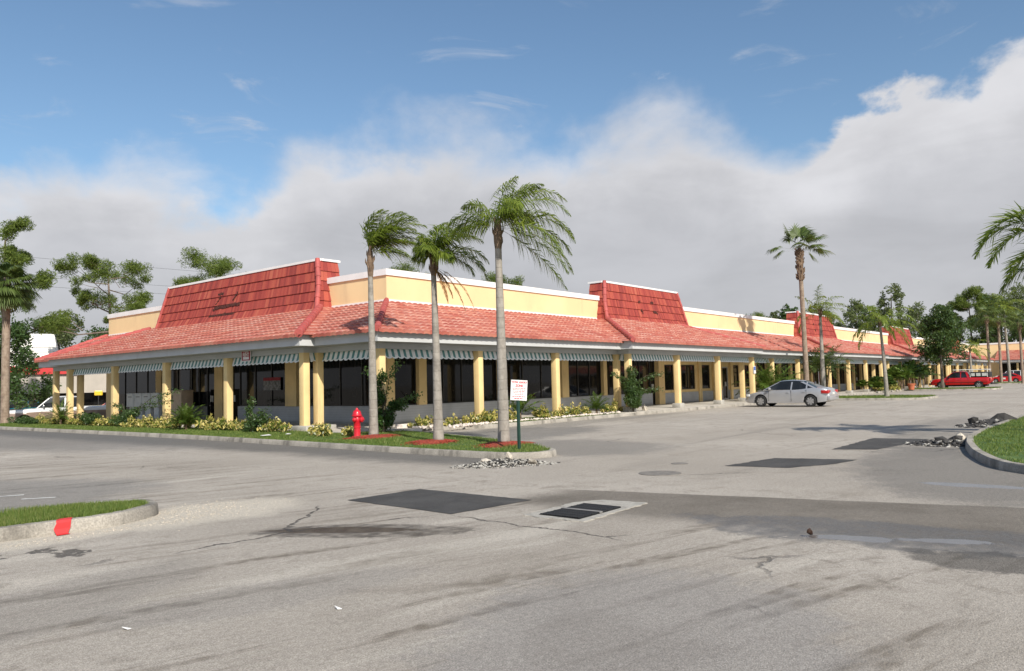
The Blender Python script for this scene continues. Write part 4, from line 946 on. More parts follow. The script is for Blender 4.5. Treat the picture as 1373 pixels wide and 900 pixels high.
for i, (loc, h, lab, an) in enumerate([((99.7, -3.2, .1), 8.6, 'brown trunked cabbage palm, left one of the close pair before the far wing', 1), ((101.4, -4.2, .1), 8.3, 'leaning cabbage palm, right one of the close pair before the far wing', 2), ((98.2, -6.9, .1), 7.4, 'dark cabbage palm at the right edge beside the white car', 4)]):
    fan_palm('cabbage_palm', lab, loc, h, ((.5, 0) if i == 1 else (0, 0)), .17, .14, seed=40+i, boots=.9, pet=1.1, R_=1.1, nleaf=16, leaves=rl(20, 30+i, -35, 78), group='cabbage palms by the far wing', tip=.5)
queen_palm('royal_palm', 'tall pale grey trunked palm in front of the white car', (103.9, -4.83, .1), 10.0, (-.3, .2), .18, .12, fronds=std_fronds(16, 3.2, 17, .2, -30, 70, .6, .8), seed=24, nl=22, ll=.8, lw=.09)

# ---- leaf clouds
def leaf_quads(C, size, flat=0., aspect=.55, droop=0.):
    """C (n,3) centres -> little rhombic leaves with random orientation"""
    n = len(C); d = rng.normal(size=(n, 3)); d[:, 2] = d[:, 2]*(1-flat)-droop; d /= np.linalg.norm(d, axis=1)[:, None]
    u = rng.normal(size=(n, 3)); s = np.cross(d, u); s /= np.linalg.norm(s, axis=1)[:, None]+1e-9
    L = size*rng.uniform(.65, 1.3, size=(n, 1)); W_ = L*aspect
    up = np.cross(s, d)
    a = C-d*L*.5; b_ = C+s*W_*.5+up*L*.06; c = C+d*L*.5; e = C-s*W_*.5+up*L*.06
    V = np.stack([a, b_, c, e], 1).reshape(-1, 3); F = np.arange(n*4).reshape(-1, 4); return V, F
def blob_pts(n, c, rxyz, shell=.5):
    d = rng.normal(size=(n, 3)); d /= np.linalg.norm(d, axis=1)[:, None]; r = rng.uniform(shell**3, 1, size=(n, 1))**(1/3)
    return np.array(c)+d*r*np.array(rxyz)
def limb_tree(H, spread, seed, trunk_r=.2, nl=9, base=.35, kind='oak', top_pow=1.):
    """trunk and limbs; returns mesh builder and the tip positions"""
    r = random.Random(seed); mb = MB(); tips = []
    bend = (r.uniform(-.04, .04)*H, r.uniform(-.04, .04)*H)
    def axis(q): return np.array([bend[0]*q*q, bend[1]*q*q, H*q])
    mb.tube([axis(q) for q in np.linspace(0, .97, 9)], [trunk_r*(1.25 if q == 0 else 1-.8*q) for q in np.linspace(0, .97, 9)], 9)
    for i in range(nl):
        q = base+(1-base)*(i/max(1, nl-1))**.9*.95; a = i*2.4+r.uniform(-.4, .4); p = axis(q)
        sp = spread*(1-((q-base)/(1-base))**2*.55)*r.uniform(.65, 1.1)
        up = r.uniform(.15, .55) if kind != 'pine' else r.uniform(.0, .45)
        e = p+np.array([math.cos(a)*sp, math.sin(a)*sp, sp*up]); m = (p+e)/2+np.array([0, 0, -.05*sp if kind != 'pine' else -.12*sp])+rng.normal(size=3)*.04*sp
        rb = trunk_r*(1-.8*q)*.5+.015; mb.tube([p, m, e], [rb, rb*.65, rb*.25], 6); tips.append((e, sp))
        for k in range(3 if kind == 'pine' else 2):
            f = r.uniform(.35, .8); b_ = p*(1-f)+e*f; a2 = a+r.choice((-1, 1))*r.uniform(.5, 1.1); l2 = sp*r.uniform(.3, .55)
            e2 = b_+np.array([math.cos(a2)*l2, math.sin(a2)*l2, l2*r.uniform(.2, .7)]); mb.tube([b_, (b_+e2)/2+ZZ*-.03*l2, e2], [rb*.5, rb*.35, rb*.15], 5); tips.append((e2, l2))
    tips.append((axis(1.), spread*.4)); return mb, tips
def pine_tree(label, loc, H, spread, seed, clump=.75, base=.55, nl=9, per=260, group='slash pines behind the plaza', rot=0, lsize=.34):
    t_ = thing('pine_tree', label, 'pine tree', loc, rot, group); mb, tips = limb_tree(H, spread, seed, trunk_r=.16+H*.008, nl=nl, base=base, kind='pine')
    mb.build('trunk', G['pbark'], t_, smooth=True)
    r = random.Random(seed); VV = []; 
    for (e, sp) in tips:
        for k in range(2 if sp > spread*.5 else 1):
            c = e+rng.normal(size=3)*np.array([.45, .45, .2])*clump*(k > 0); s = clump*r.uniform(.7, 1.25)
            sub = blob_pts(5, c, (s*.66, s*.66, s*.45), .3)
            for q in sub: VV.append(blob_pts(per//5, q, (s*.48, s*.48, s*.42), .2))
    C = np.concatenate(VV); V, F = leaf_quads(C, lsize, 0., .16, -.25); np_obj('crown', V, F, G['pine'], t_); return t_
pine_tree('tall pine at the left edge above the cabbage palm, tufts high against the cloud', (4.7, 49, -.5), 14.6, 3.4, 5, .95, .45, 11, 300)
pine_tree('open crowned pine left of the plaza roof with bare forking limbs', (17, 58.3, -.5), 14.6, 5.2, 8, 1.05, .50, 13, 330)
pine_tree('pine showing above the left end of the left red tower', (30.5, 62.6, -.5), 16.6, 5.8, 12, 1.5, .50, 10, 460)
pine_tree('pine whose top shows above the right half of the left red tower', (39.5, 62, -.5), 15.2, 4.0, 14, 1.3, .55, 8, 330)
pine_tree('rounded pine top above the yellow corner of the plaza between the first two palms', (47.7, 49.9, -.5), 15.7, 3.0, 17, 1.6, .7, 8, 420)
pine_tree('small pine top behind the trunk of the tallest queen palm', (55.9, 41.1, -.5), 14.6, 2.8, 19, 1.3, .7, 7, 330)
pine_tree('low pine tip behind the parapet left of the tall fan palm', (94.5, 25.5, 0), 10.4, 2.6, 23, 1.1, .7, 6, 260)

def leafy_tree(label, loc, H, spread, seed, n=9000, size=.22, mat='bg', base=.25, kind='broadleaf_tree', gap=.45, tall=1., group='broadleaf trees behind the plaza', cl=None, trunk_r=None, nl=11, aspect=.55):
    t_ = thing(kind, label, 'tree', loc, 0, group); mb, tips = limb_tree(H*.93, spread, seed, trunk_r=trunk_r or .14+H*.01, nl=nl, base=base)
    mb.build('trunk', G['bark'], t_, smooth=True); r = random.Random(seed); VV = []; cl = cl or spread*.36
    cs = []
    for (e, sp) in tips:
        for k in range(2): cs.append((e+rng.normal(size=3)*np.array([.4, .4, .4*tall])*cl, cl*r.uniform(.55, 1.15)))
    tot = sum(s**2 for _, s in cs)
    for c, s in cs:
        m = int(n*s*s/tot); k = max(3, int(5)); sub = blob_pts(k, c, (s*.75, s*.75, s*.7*tall), .3)
        for q in sub: VV.append(blob_pts(m//k+1, q, (s*.5, s*.5, s*.42), .35))
    C = np.concatenate(VV); C = C[C[:, 2] > H*.12]; V, F = leaf_quads(C, size, .2, aspect); np_obj('crown', V, F, G[mat], t_); return t_
# distant tree line (far beyond the plaza, north and east)
BT = [((114.5, 31, 0), 12.2, 2.6, 'small light green tree behind the second tower', 'bg'), ((116, 28.5, 0), 13.2, 3.2, 'dark feathery tree behind the second tower', 'dark'),
      ((127, 27.5, 0), 13.6, 4.0, 'dark tree behind the slim queen palm crown', 'bg'), ((161.3, 30, 0), 18.2, 4.6, 'left half of the tall twin topped tree right of the fan palm', 'bg'), ((163.5, 27.5, 0), 15.0, 5.5, 'broad dark tree filling in under the twin topped tree', 'dark'),
      ((162.7, 23.2, 0), 20.4, 3.6, 'tallest slender tree of the skyline, right half of the twin tops', 'bg'), ((177.7, 26.5, 0), 13.8, 3.4, 'low lone tree between the twin tops and the car park oak', 'bg'),
      ((178.7, 21, 0), 16.6, 5.0, 'wide grey green tree directly left of the car park oak', 'bg'), ((179.7, 15.2, 0), 17.6, 3.0, 'narrow tall tree rising behind the car park oak', 'bg'),
      ((176.6, 2.3, 0), 18.8, 6.0, 'dense tall tree right of the far palms', 'bg'), ((171.4, 4.5, 0), 15.8, 5.0, 'dark tree low behind the far yellow wing', 'dark'), ((171.9, -2.5, 0), 18.6, 6.0, 'dense tree at the right edge of the skyline', 'bg'), ((168, -8, 0), 18.2, 5.5, 'tree beyond the right edge of the far wing', 'bg')]
for i, (loc, h, sp, lab, mt) in enumerate(BT): leafy_tree(lab, loc, h, sp, 60+i, 7000, .40, mt, base=.22, tall=1.5, cl=sp*.27, nl=14)
pine_tree('feathery pine of the skyline above the small slender palm', (180.5, 11.2, 0), 18.8, 5.6, 71, 1.7, .35, 13, 420, lsize=.6, group='pines of the far skyline')
pine_tree('pine of the skyline left of the dense right hand trees', (181, 7.0, 0), 17.6, 4.6, 72, 1.7, .35, 12, 420, lsize=.6, group='pines of the far skyline')
leafy_tree('dense round dark green tree in the grassed island in front of the red pickup', (66.6, -3.9, .1), 7.5, 1.6, 33, 15000, .20, 'dark', base=.36, kind='oak_tree', group='lot trees', cl=.95, trunk_r=.16, tall=1.1, nl=13)
leafy_tree('large dark tree behind the cabbage palm at the left edge', (3.6, 46.9, -.55), 7.9, 3.0, 35, 17000, .22, 'dark', base=.12, kind='oak_tree', group='lot trees', cl=1.0, nl=14)
leafy_tree('dark tree beside the white mansard of the restaurant', (22.2, 70, -.55), 9.0, 3.2, 36, 9000, .28, 'dark', base=.15, cl=1.3)
leafy_tree('grey green tree above the restaurant roof', (21.5, 83.4, -.55), 11.6, 3.2, 37, 7000, .32, 'bg', base=.15, cl=1.3)
leafy_tree('tree low behind the pine, right of the restaurant roof', (27, 80, -.55), 10.4, 3.4, 38, 8000, .3, 'dark', base=.15, cl=1.3)

# ---- shrubs
def croton_mesh(seed, n=330, rx=.38, h=.52):
    rr_ = random.Random(seed); VV = []
    for k in range(9):                                # upright rosettes of different height
        a = rr_.uniform(0, 6.28); q = rr_.uniform(0, rx); zt = h*rr_.uniform(.55, 1.15)*(1.05-.5*q/rx)
        VV.append(blob_pts(n//9, (math.cos(a)*q, math.sin(a)*q, zt*.62), (.13, .13, zt*.42), .3))
    C = np.concatenate(VV); C = C[C[:, 2] > .04]; V, F = leaf_quads(C, .15, -.3, .36, -.45)
    return V, F
crot = []
for k in range(4):
    e = bpy.data.objects.new('croton_shrub', None); COL.objects.link(e); V, F = croton_mesh(k); o = np_obj('foliage', V, F, G['croton'], e)
    mb = MB()
    for q in range(5): a = q*1.3; mb.tube([(0, 0, 0), (math.cos(a)*.1, math.sin(a)*.1, .2), (math.cos(a)*.2, math.sin(a)*.2, .36)], [.012, .009, .005], 5)
    mb.build('stem', G['wood'], e); crot.append(e)
used = set()
def place(kinds, k, loc, rot, label, scale, group, cat):
    e = kinds[k]
    if k not in used: used.add(k); c = e
    else: c = copy_tree(e)
    c.location = loc; c.rotation_euler = (0, 0, rot); c.scale = (scale,)*3; tag(c, label, cat, group); return c
r = random.Random(4)
gl, gm = 'yellow crotons hedging the left grass strip', 'yellow crotons bordering the front planter'
y = 3.55
while y < 25.5:
    if not (8.4 < y < 10.0 or 14.7 < y < 15.6 or 4.2 < y < 5.2):
        place(crot, r.randrange(4), (-1.35+r.uniform(-.18, .12), y, .11), r.uniform(0, 6), 'yellow leaved croton shrub in the low hedge between the left grass strip and the columns', r.uniform(.85, 1.12)*(.8 if y > 17 else 1), gl, 'shrub')
    y += r.uniform(.48, .64)
for (x_, y_, s_, lab) in [(-2.2, .1, .95, 'yellow croton left of the hydrant, just right of the corner column slab'), (-1.75, -.55, .75, 'sparse small croton directly left of the red hydrant'), (-1.95, .75, .9, 'croton in front of the double corner column slab')]:
    place(crot, 2, (x_, y_, .11), 1., lab, s_, None, 'shrub')
x = 2.0
while x < 14.4:
    if not (6.9 < x < 8.0 or 11.9 < x < 13.0):
        place(crot, r.randrange(4), (x, (.45 if x < 3 else -.12)+r.uniform(-.14, .14), .11), r.uniform(0, 6), 'yellow leaved croton shrub in the planter in front of the main row of columns', r.uniform(.8, 1.25), gm, 'shrub')
    x += r.uniform(.5, .8)
def bush(name, label, loc, blobs, n, size, mat, stems=5, seed=1, cat='shrub', arms=(), group=None):
    t_ = thing(name, label, cat, loc, 0, group); r = random.Random(seed); VV = []
    tot = sum(b_[3]*b_[4]*b_[5] for b_ in blobs)
    for (x, y, z, a, b_, c) in blobs:
        m = int(n*a*b_*c/tot); sub = blob_pts(6, (x, y, z), (a*.6, b_*.6, c*.6), .3)
        for q in sub: VV.append(blob_pts(m//6+1, q, (a*.55, b_*.55, c*.5), .3))
    mb = MB()
    for k in range(stems): 
        bx = blobs[k % len(blobs)]; mb.tube([(0, 0, -.02), (bx[0]*.5+r.uniform(-.1, .1), bx[1]*.5+r.uniform(-.1, .1), bx[2]*.6), (bx[0], bx[1], bx[2])], [.022, .015, .007], 5)
    for (p0, p1, p2) in arms:
        mb.tube([p0, p1, p2], [.014, .010, .004], 5); A = np.array(p0); B = np.array(p1); Cc = np.array(p2); q = rng.uniform(0.15, 1, size=(230, 1)); VV.append((1-q)**2*A+2*q*(1-q)*B+q*q*Cc+rng.normal(size=(230, 3))*.07)
    mb.build('stem', G['wood'], t_); C = np.concatenate(VV); C = C[C[:, 2] > .03]; V, F = leaf_quads(C, size, .1, .5); np_obj('foliage', V, F, G[mat], t_); return t_
bush('climbing_shrub', 'tall loose green shrub in front of the corner column, right of the first palm', (-.35, -.55, .11), [(.05, .1, .55, .38, .4, .55), (-.05, .15, 1.15, .30, .3, .4), (0, .1, 1.75, .22, .2, .35), (.30, -.30, .9, .35, .3, .3)], 4600, .085, 'shrub', 7, 1,
     arms=[((0, 0, .9), (-.2, .1, 1.8), (-.45, .35, 2.05)), ((0, 0, .8), (.2, -.1, 1.9), (.35, -.3, 2.25)), ((0, 0, .6), (.5, -.3, 1.1), (.9, -.7, 1.15))])
bush('dark_shrub', 'big dark green cone shaped shrub at the right end of the front planter', (14.45, -.92, .11), [(0, 0, .55, .62, .55, .6), (.05, 0, 1.15, .55, .55, .5), (0, 0, 1.75, .28, .28, .45)], 5200, .10, 'dark', 7, 2,
     arms=[((0, 0, 1.2), (.6, -.4, 1.7), (1.1, -.9, 1.75)), ((0, 0, 1.2), (-.5, .3, 1.7), (-.8, .6, 1.8)), ((0, 0, .8), (.7, -.4, 1.1), (1.2, -.8, 1.05))])
bush('rose_bush', 'green bush with one tall upright shoot before the third bay of the left front', (-1.8, 4.65, .11), [(0, 0, .33, .55, .6, .36), (.1, -.4, .42, .4, .4, .3)], 1500, .085, 'dark', 6, 3, arms=[((0, 0, .3), (0, .1, .9), (.0, .0, 1.15)), ((0, 0, .3), (.1, .2, .7), (.1, .35, .8)), ((0, 0, .3), (0, -.4, .7), (.1, -.8, .72))])
bush('rambling_shrub', 'green shrub whose long shoots arch across the grey mailboxes', (-1.4, 14.9, .11), [(0, 0, .4, .5, .8, .42), (.1, .9, .35, .5, .6, .35), (.1, -.5, .6, .4, .5, .3)], 2200, .09, 'dark', 6, 4, arms=[((0, 0, .4), (.2, -2., 1.3), (.4, -3.8, 1.55)), ((0, 0, .4), (.2, -1.5, 1.0), (.4, -3.2, 1.1)), ((0, 0, .4), (.2, .8, 1.0), (.4, 2.2, .9))])
bush('dark_shrub', 'low dark shrub at the foot of the cabbage palm', (-1.75, 24.6, .0), [(0, 0, .28, .6, .9, .3), (.0, 1.4, .3, .6, .8, .34)], 1800, .10, 'dark', 5, 5)
bush('dark_shrub', 'dark shrub under the left end of the canopy, among the crotons', (-1.6, 18.2, .1), [(0, 0, .35, .45, .9, .36)], 1300, .09, 'dark', 5, 6)
def small_palm(name, label, loc, n, L, seed, stems=1, hgt=.25, mat='areca', nl=26, ll=.22, lw=.02, spread=.2, el0=15, el1=80, gr=1.1, group=None):
    t_ = thing(name, label, 'small palm', loc, 0, group); r = random.Random(seed); mb = MB(); V = []; F = []
    for s_ in range(stems):
        a = s_*2.1+.4; b_ = np.array([math.cos(a)*spread*(stems > 1), math.sin(a)*spread*(stems > 1), 0]); tp = b_*1.8+np.array([0, 0, hgt*r.uniform(.8, 1.15)])
        mb.tube([b_, (b_+tp)/2, tp], [.06, .05, .045], 8)
        for i in range(n):
            az = i*2.4+r.uniform(-.3, .3); el = rad(el0+(el1-el0)*(i+.5)/n); dd = np.array([math.cos(az)*math.cos(el), math.sin(az)*math.cos(el), math.sin(el)])
            frond(V, F, tp, dd, L*r.uniform(.85, 1.1), .08, gr, nl, ll, lw, .3, .15, 10, .01, r, plume=.6)
    mb.build('stem', G['boot'], t_, smooth=True); np_obj('crown', np.array(V), F, G[mat], t_); return t_
gs = 'small feathery palms in the planting beds'
small_palm('dwarf_palm', 'bushy dwarf palm in the left bed in front of the beige cabinet', (-1.75, 9.2, .11), 34, .95, 1, group=gs, nl=34, ll=.24)
small_palm('dwarf_palm', 'dwarf palm in the left bed before the two end columns', (-1.6, 21.3, .11), 26, .95, 2, group=gs)
small_palm('dwarf_palm', 'spiky dwarf palm in the front planter right behind the tallest queen palm', (7.2, -.05, .11), 15, 1.15, 3, hgt=.35, nl=24, ll=.3, lw=.035, gr=.6, group=gs)
small_palm('dwarf_palm', 'low dark dwarf palm near the right end of the front planter', (12.4, -.25, .11), 26, .85, 4, group=gs)
small_palm('date_palm', 'bushy green palm clump left of the silver sedan in front of the columns', (31.2, -.9, .1), 15, 2.0, 5, stems=3, hgt=.8, nl=26, ll=.5, lw=.05, spread=.3, el0=10, el1=75, gr=.6)
small_palm('date_palm', 'dark multi stemmed palm behind the slim queen palm', (40.6, -1.0, .1), 14, 2.2, 6, stems=3, hgt=2.0, mat='fan', nl=24, ll=.55, lw=.05, spread=.35, el0=0, el1=75, gr=.55)
gb = 'green planting round the terracotta pot'
for i, (x, y, h, mt, lab) in enumerate([(62.3, -.9, 2.4, 'areca', 'bright green broadleaf clump left of the car park oak'), (65.8, -.8, 2.8, 'shrub', 'tall green clump behind the oak trunk'), (69.5, -.8, 3.0, 'areca', 'bright green clump between the oak trunk and the pickup cab'), (72.5, -.7, 2.6, 'shrub', 'green clump behind the pickup bonnet'), (57.5, -.8, 1.3, 'shrub', 'low green bush right of the leaning lot palm'), (53.8, -.8, 1.0, 'areca', 'low palm like bush behind the leaning lot palm')]):
    small_palm('palm_clump', lab, (x, y, .1), 14, h*.55, 50+i, stems=3, hgt=h*.45, mat=mt, nl=16, ll=.5, lw=.12, spread=.35, gr=.7, group=gb)
for i, (x, y, lab) in enumerate([(58.9, -1.0, 'yellow croton left of the terracotta pot'), (60.6, -1.0, 'yellow croton before the far entrance'), (56.2, -1.0, 'yellow croton beside the low green bush, far planting')]): place(crot, 1, (x, y, .1), 0, lab, 2.0, None, 'shrub')
bush('hedge', 'light green clipped hedge beyond the white pickup truck', (7.3, 52, -.57), [(q*1.2-2.4, -q*.45, .6, .9, .7, .65) for q in range(6)], 3500, .16, 'shrub', 6, 9, cat='hedge')

# ---- grass
def grass(name, polys, n, hmin, hmax, wd):
    V = []; 
    for (poly, m) in polys:
        xs = [p[0] for p in poly]; ys_ = [p[1] for p in poly]; X = rng.uniform(min(xs), max(xs), m*3); Y = rng.uniform(min(ys_), max(ys_), m*3)
        k = in_poly(X, Y, poly); X, Y = X[k][:m], Y[k][:m]; c = np.stack([X, Y, np.full(len(X), .112)], 1); a = rng.uniform(0, 6.28, len(X))
        s = np.stack([np.cos(a), np.sin(a), np.zeros_like(a)], 1)*wd; h = rng.uniform(hmin, hmax, (len(X), 1))*(0.75+.5*np.sin(X*1.7)[:, None]*np.sin(Y*1.3)[:, None]*.6)
        tip = c+np.concatenate([rng.normal(size=(len(X), 2))*.025, h], 1)
        pch = np.sin(X*2.1+1.3*np.sin(Y*1.7))*np.sin(Y*2.6+1.1*np.sin(X*2.3))+.5*np.sin(X*5.3+Y*3.1); keep = (pch < .75) | (rng.uniform(size=len(X)) < .30)
        c, s, tip = c[keep], s[keep], tip[keep]
        V.append(np.stack([c-s, c+s, tip], 1).reshape(-1, 3))
    V = np.concatenate(V); o = np_obj(name, V, np.arange(len(V)).reshape(-1, 3), G['grass']); return tag(o, kind='stuff')
tag(grass('lawn_grass', [([p for p in lawns['A'] if True], 90000), (lawns['B'], 16000)], 0, .035, .09, .010), 'green lawn grass in the kerbed strip with the three palms and the hydrant', 'grass')
near = [p for p in lawns['L']]
tag(grass('lawn_grass', [([(-18, -9.5), (-11.75, -9.65), (-11.75, -8.1), (-18, -7.8)], 1)], 0, .05, .1, .006), 'grass', 'grass') if False else None
nl_ = [p for p in near]
def clip_left(poly, xmin): return [(max(x, xmin), y) for x, y in poly]
tag(grass('lawn_grass', [(clip_left(nl_, -16.5), 42000)], 0, .06, .13, .006), 'tufty grass in the small kerbed island at the left, beside the red painted kerb', 'grass')
tag(grass('lawn_grass', [([(max(min(x, 22), -3.6), max(y, -21)) for x, y in lawns['R']], 70000)], 0, .04, .08, .009), 'short green grass inside the rounded kerb at the right', 'grass')
tag(grass('lawn_grass', [(lawns['1'], 9000), (lawns['2'], 7000), (lawns['3'], 4000)], 0, .06, .14, .03), 'grass in the three small kerbed islands between the parking bays', 'grass')
# mulch
mb = MB(); V = []
for (cx, cy, a, b_, rot, sd) in [(-1.9, -1.95, 1.0, .62, 10, 1), (-2.75, -5.1, .75, .6, 0, 2), (-2.55, -7.35, .8, .55, 0, 3)]:
    r = random.Random(sd); n = 28; ring = []
    for k in range(n):
        an = 2*math.pi*k/n; q = 1+.18*math.sin(an*3+sd)+r.uniform(-.07, .07); ring.append((cx+a*q*math.cos(an)*math.cos(rad(rot)), cy+b_*q*math.sin(an), .125))
    mid = [(cx+(p[0]-cx)*.5, cy+(p[1]-cy)*.5, .185+r.uniform(-.01, .01)) for p in ring]; o = len(mb.v)
    mb.add(ring+mid+[(cx, cy, .20)], [(k, (k+1) % n, n+(k+1) % n, n+k) for k in range(n)]+[(n+k, n+(k+1) % n, 2*n) for k in range(n)])
    C = np.stack([cx+rng.normal(size=1500)*a*.47, cy+rng.normal(size=1500)*b_*.47, np.zeros(1500)], 1); dd = np.sqrt(((C[:, 0]-cx)/a)**2+((C[:, 1]-cy)/b_)**2); C[:, 2] = .20-.06*np.minimum(dd, 1.25); C = C[dd < 1.25]; v_, f_ = leaf_quads(C, .05, .6, .4)
    for q in range(len(f_)): mb.add(v_[f_[q]], [(0, 1, 2, 3)])
tag(mb.build('red_mulch', M['mulch'], recalc=False), 'red bark mulch spread round the feet of the three island palms', 'mulch', kind='stuff')
# ============================================================ vehicles
def paint(name, col, metal=0., rough=.3, coat=.9):
    return pm(name, col, rough, .04, 2., 0, metallic=metal, coat=coat, fine=.02)
C_ = dict(silver=paint('silver_car_paint', (.50, .50, .51), .55, .38), red=paint('red_car_paint', (.50, .008, .012)), white=paint('white_car_paint', (.78, .78, .77)), tan=paint('brown_two_tone_paint', (.24, .17, .13)), teal=paint('teal_car_paint', (.0, .28, .30)), yellowc=paint('yellow_paint', (.75, .50, .03)))
M['tyre'] = pm('tyre_rubber', (.018, .018, .018), .85, .2, 9); M['rim'] = pm('alloy_rim', (.52, .52, .53), .3, .1, 9, metallic=.7)
M['autoglass'] = glass_mat('dark_car_glass', (.012, .013, .014), .03, .6); M['lamp_red'] = pm('red_tail_lamp', (.45, .01, .01), .2, .1, 9, coat=.6); M['lamp_white'] = pm('clear_lamp', (.62, .62, .60), .15, .1, 9, coat=.6)
M['lamp_amber'] = pm('amber_lamp', (.75, .22, .02), .2, .1, 9); M['trim'] = pm('black_trim', (.02, .02, .02), .6, .1, 9); M['plate'] = pm('number_plate', (.62, .62, .58), .5, .05, 9); M['chrome'] = pm('chrome', (.6, .6, .6), .15, .05, 9, metallic=.9)
def interp(tab, x):
    return float(np.interp(x, [p[0] for p in tab], [p[1] for p in tab]))
def vehicle(name, label, cat, loc, rotz, sp, group=None):
    t_ = thing(name, label, cat, loc, rotz, group); L = sp['L']; W2 = sp['W']/2; wr = sp['wr']; ax = sp['axles']; arch = wr+.055
    # ---- lower body
    xs = set(np.linspace(-L/2, L/2, 46))
    for a in ax:
        for k in range(19): xs.add(a-arch+2*arch*k/18)
        xs.add(a-arch-.004); xs.add(a+arch+.004)
    xs = sorted(xs); mb = MB(); rings = 0
    for x in xs:
        zt = interp(sp['top'], x); zb = interp(sp['bot'], x); w_ = W2*interp(sp['wid'], x); zs = zb
        for a in ax:
            if abs(x-a) <= arch: zs = max(zs, wr+math.sqrt(max(0, arch**2-(x-a)**2)))
        zs = min(zs, zt-.12); h = zt-zs; bulge = zb+.38*(zt-zb)
        half = [(0, zs), (w_*.80, zs), (w_*.965, zs+.01), (w_, max(zs+.02, bulge)), (w_*.995, max(zs+.05, zt-.20)), (w_*.965, zt-.07), (w_*.90, zt-.015), (w_*.6, zt+.012), (0, zt+.022)]
        pr = [(x, y, z) for y, z in half]+[(x, -y, z) for y, z in half[-2:0:-1]]
        mb.v += pr; mb.uv += [(0, 0)]*len(pr); rings += 1
    k = 16
    for i in range(rings-1):
        for q in range(k): a = i*k+q; b_ = i*k+(q+1) % k; mb.f.append((a, b_, b_+k, a+k))
    mb.f.append(tuple(range(k))); mb.f.append(tuple((rings-1)*k+q for q in reversed(range(k))))
    body = mb.build('body', sp['mat'], t_, smooth=True, sharp=32)
    if sp.get('skirt'):
        s2 = MB(); s2.v = [(x, y*1.004 if abs(y) > .1 else y, z) for (x, y, z) in mb.v]; zc = sp['skirt'][1]; s2.v = [(x, y, min(z, zc)) for x, y, z in s2.v]; s2.uv = [(0, 0)]*len(s2.v)
        s2.f = [f for f in mb.f if len(f) == 4 and min(abs(s2.v[i][1]) for i in f) > W2*.7]
        s2.build('lower_body_band', sp['skirt'][0], t_, smooth=True)
    ub = MB().box(-L/2+.35, -W2+.22, .24, L/2-.35, W2-.22, .62); ub.build('underbody', M['trim'], t_)
    # ---- cabin
    def cabin(c, nm='windows'):
        x0, x1, x2, x3 = c['x']; zb, zr = c['z']; wb, wt = c['w']; n = 26; m = MB(); st = sorted(set(list(np.linspace(x0, x3, n))+[x1, x2]))
        def top(x):
            if x > x1: q = (x0-x)/(x0-x1); return zb+(zr-.05-zb)*q**.9
            if x < x2: q = (x-x3)/(x2-x3); return zb+(zr-.05-zb)*q**.85
            q = (x-x2)/(x1-x2); return zr-.05+.05*math.sin(math.pi*q)**.7
        def wz(z): q = (z-zb)/(zr-zb); return wb+(wt-wb)*q**1.2
        for x in st:
            z1 = max(top(x), zb+.002)
            hf = [(wb, zb)]+[(wz(zb+(z1-.05*(z1-zb)-zb)*q), zb+(z1-.05*(z1-zb)-zb)*q) for q in (.33, .66, 1.)]+[(wz(z1)*.82, z1), (0, z1+.015)]
            m.v += [(x, y, z) for y, z in hf]+[(x, -y, z) for y, z in hf[-2::-1]]; m.uv += [(0, 0)]*11
        for i in range(len(st)-1):
            for q in range(10): a = i*11+q; m.f.append((a, a+1, a+12, a+11))
        m.f.append(tuple(range(11))); m.f.append(tuple((len(st)-1)*11+q for q in reversed(range(11))))
        g_ = m.build(nm, M['autoglass'], t_, smooth=True, sharp=30)
        rf = MB(); xx = np.linspace(x1+.04, x2-.04, 14)
        for x in xx:
            z1 = top(min(max(x, x2), x1)) if x2 <= x <= x1 else top(x); hf = [(wz(z1-.055)+.007, z1-.075), (wz(z1)*.985+.002, z1-.03), (wz(z1)*.83, z1+.010), (0, z1+.026)]
            rf.v += [(x, y, z) for y, z in hf]+[(x, -y, z) for y, z in hf[-2::-1]]; rf.uv += [(0, 0)]*7
        for i in range(13):
            for q in range(6): a = i*7+q; rf.f.append((a, a+1, a+8, a+7))
        rf.build('roof', sp.get('roofmat', sp['mat']), t_, smooth=True, sharp=40)
        pb = MB()
        def strip(p, q, wd, out=.006):
            for sg in (-1, 1):
                (xa, za), (xb, zb_) = p, q; n_ = 6; vs = []
                for i in range(n_+1):
                    f = i/n_; x = xa+(xb-xa)*f; z = za+(zb_-za)*f; y = (wz(z)+out)*sg; vs += [(x-wd/2, y, z), (x+wd/2, y, z), (x+wd/2, y-.02*sg, z), (x-wd/2, y-.02*sg, z)]
                fs = []
                for i in range(n_):
                    for s in range(4): a = i*4+s; b_ = i*4+(s+1) % 4; fs.append((a, b_, b_+4, a+4))
                pb.add(vs, fs)
        zt_ = zr-.09
        strip((x0-.03, zb+.005), (x1-.02, zt_), .07); strip((x3+.05, zb+.005), (x2+.03, zt_), c.get('cw', .16))
        for bx in c.get('pillars', ()): strip((bx, zb), (bx-.02*(1 if bx else 1), zt_), .07)
        for (xa, za, xb, zb_, wd) in c.get('extra', ()): strip((xa, za), (xb, zb_), wd)
        for sg in (-1, 1):
            pb.box(x3+.02, sg*(wb-.012), zb-.02, x0-.02, sg*(wb+.014), zb+.018)
        pb.build('pillars', sp.get('roofmat', sp['mat']), t_)
    for c in sp['cabins']: cabin(c)
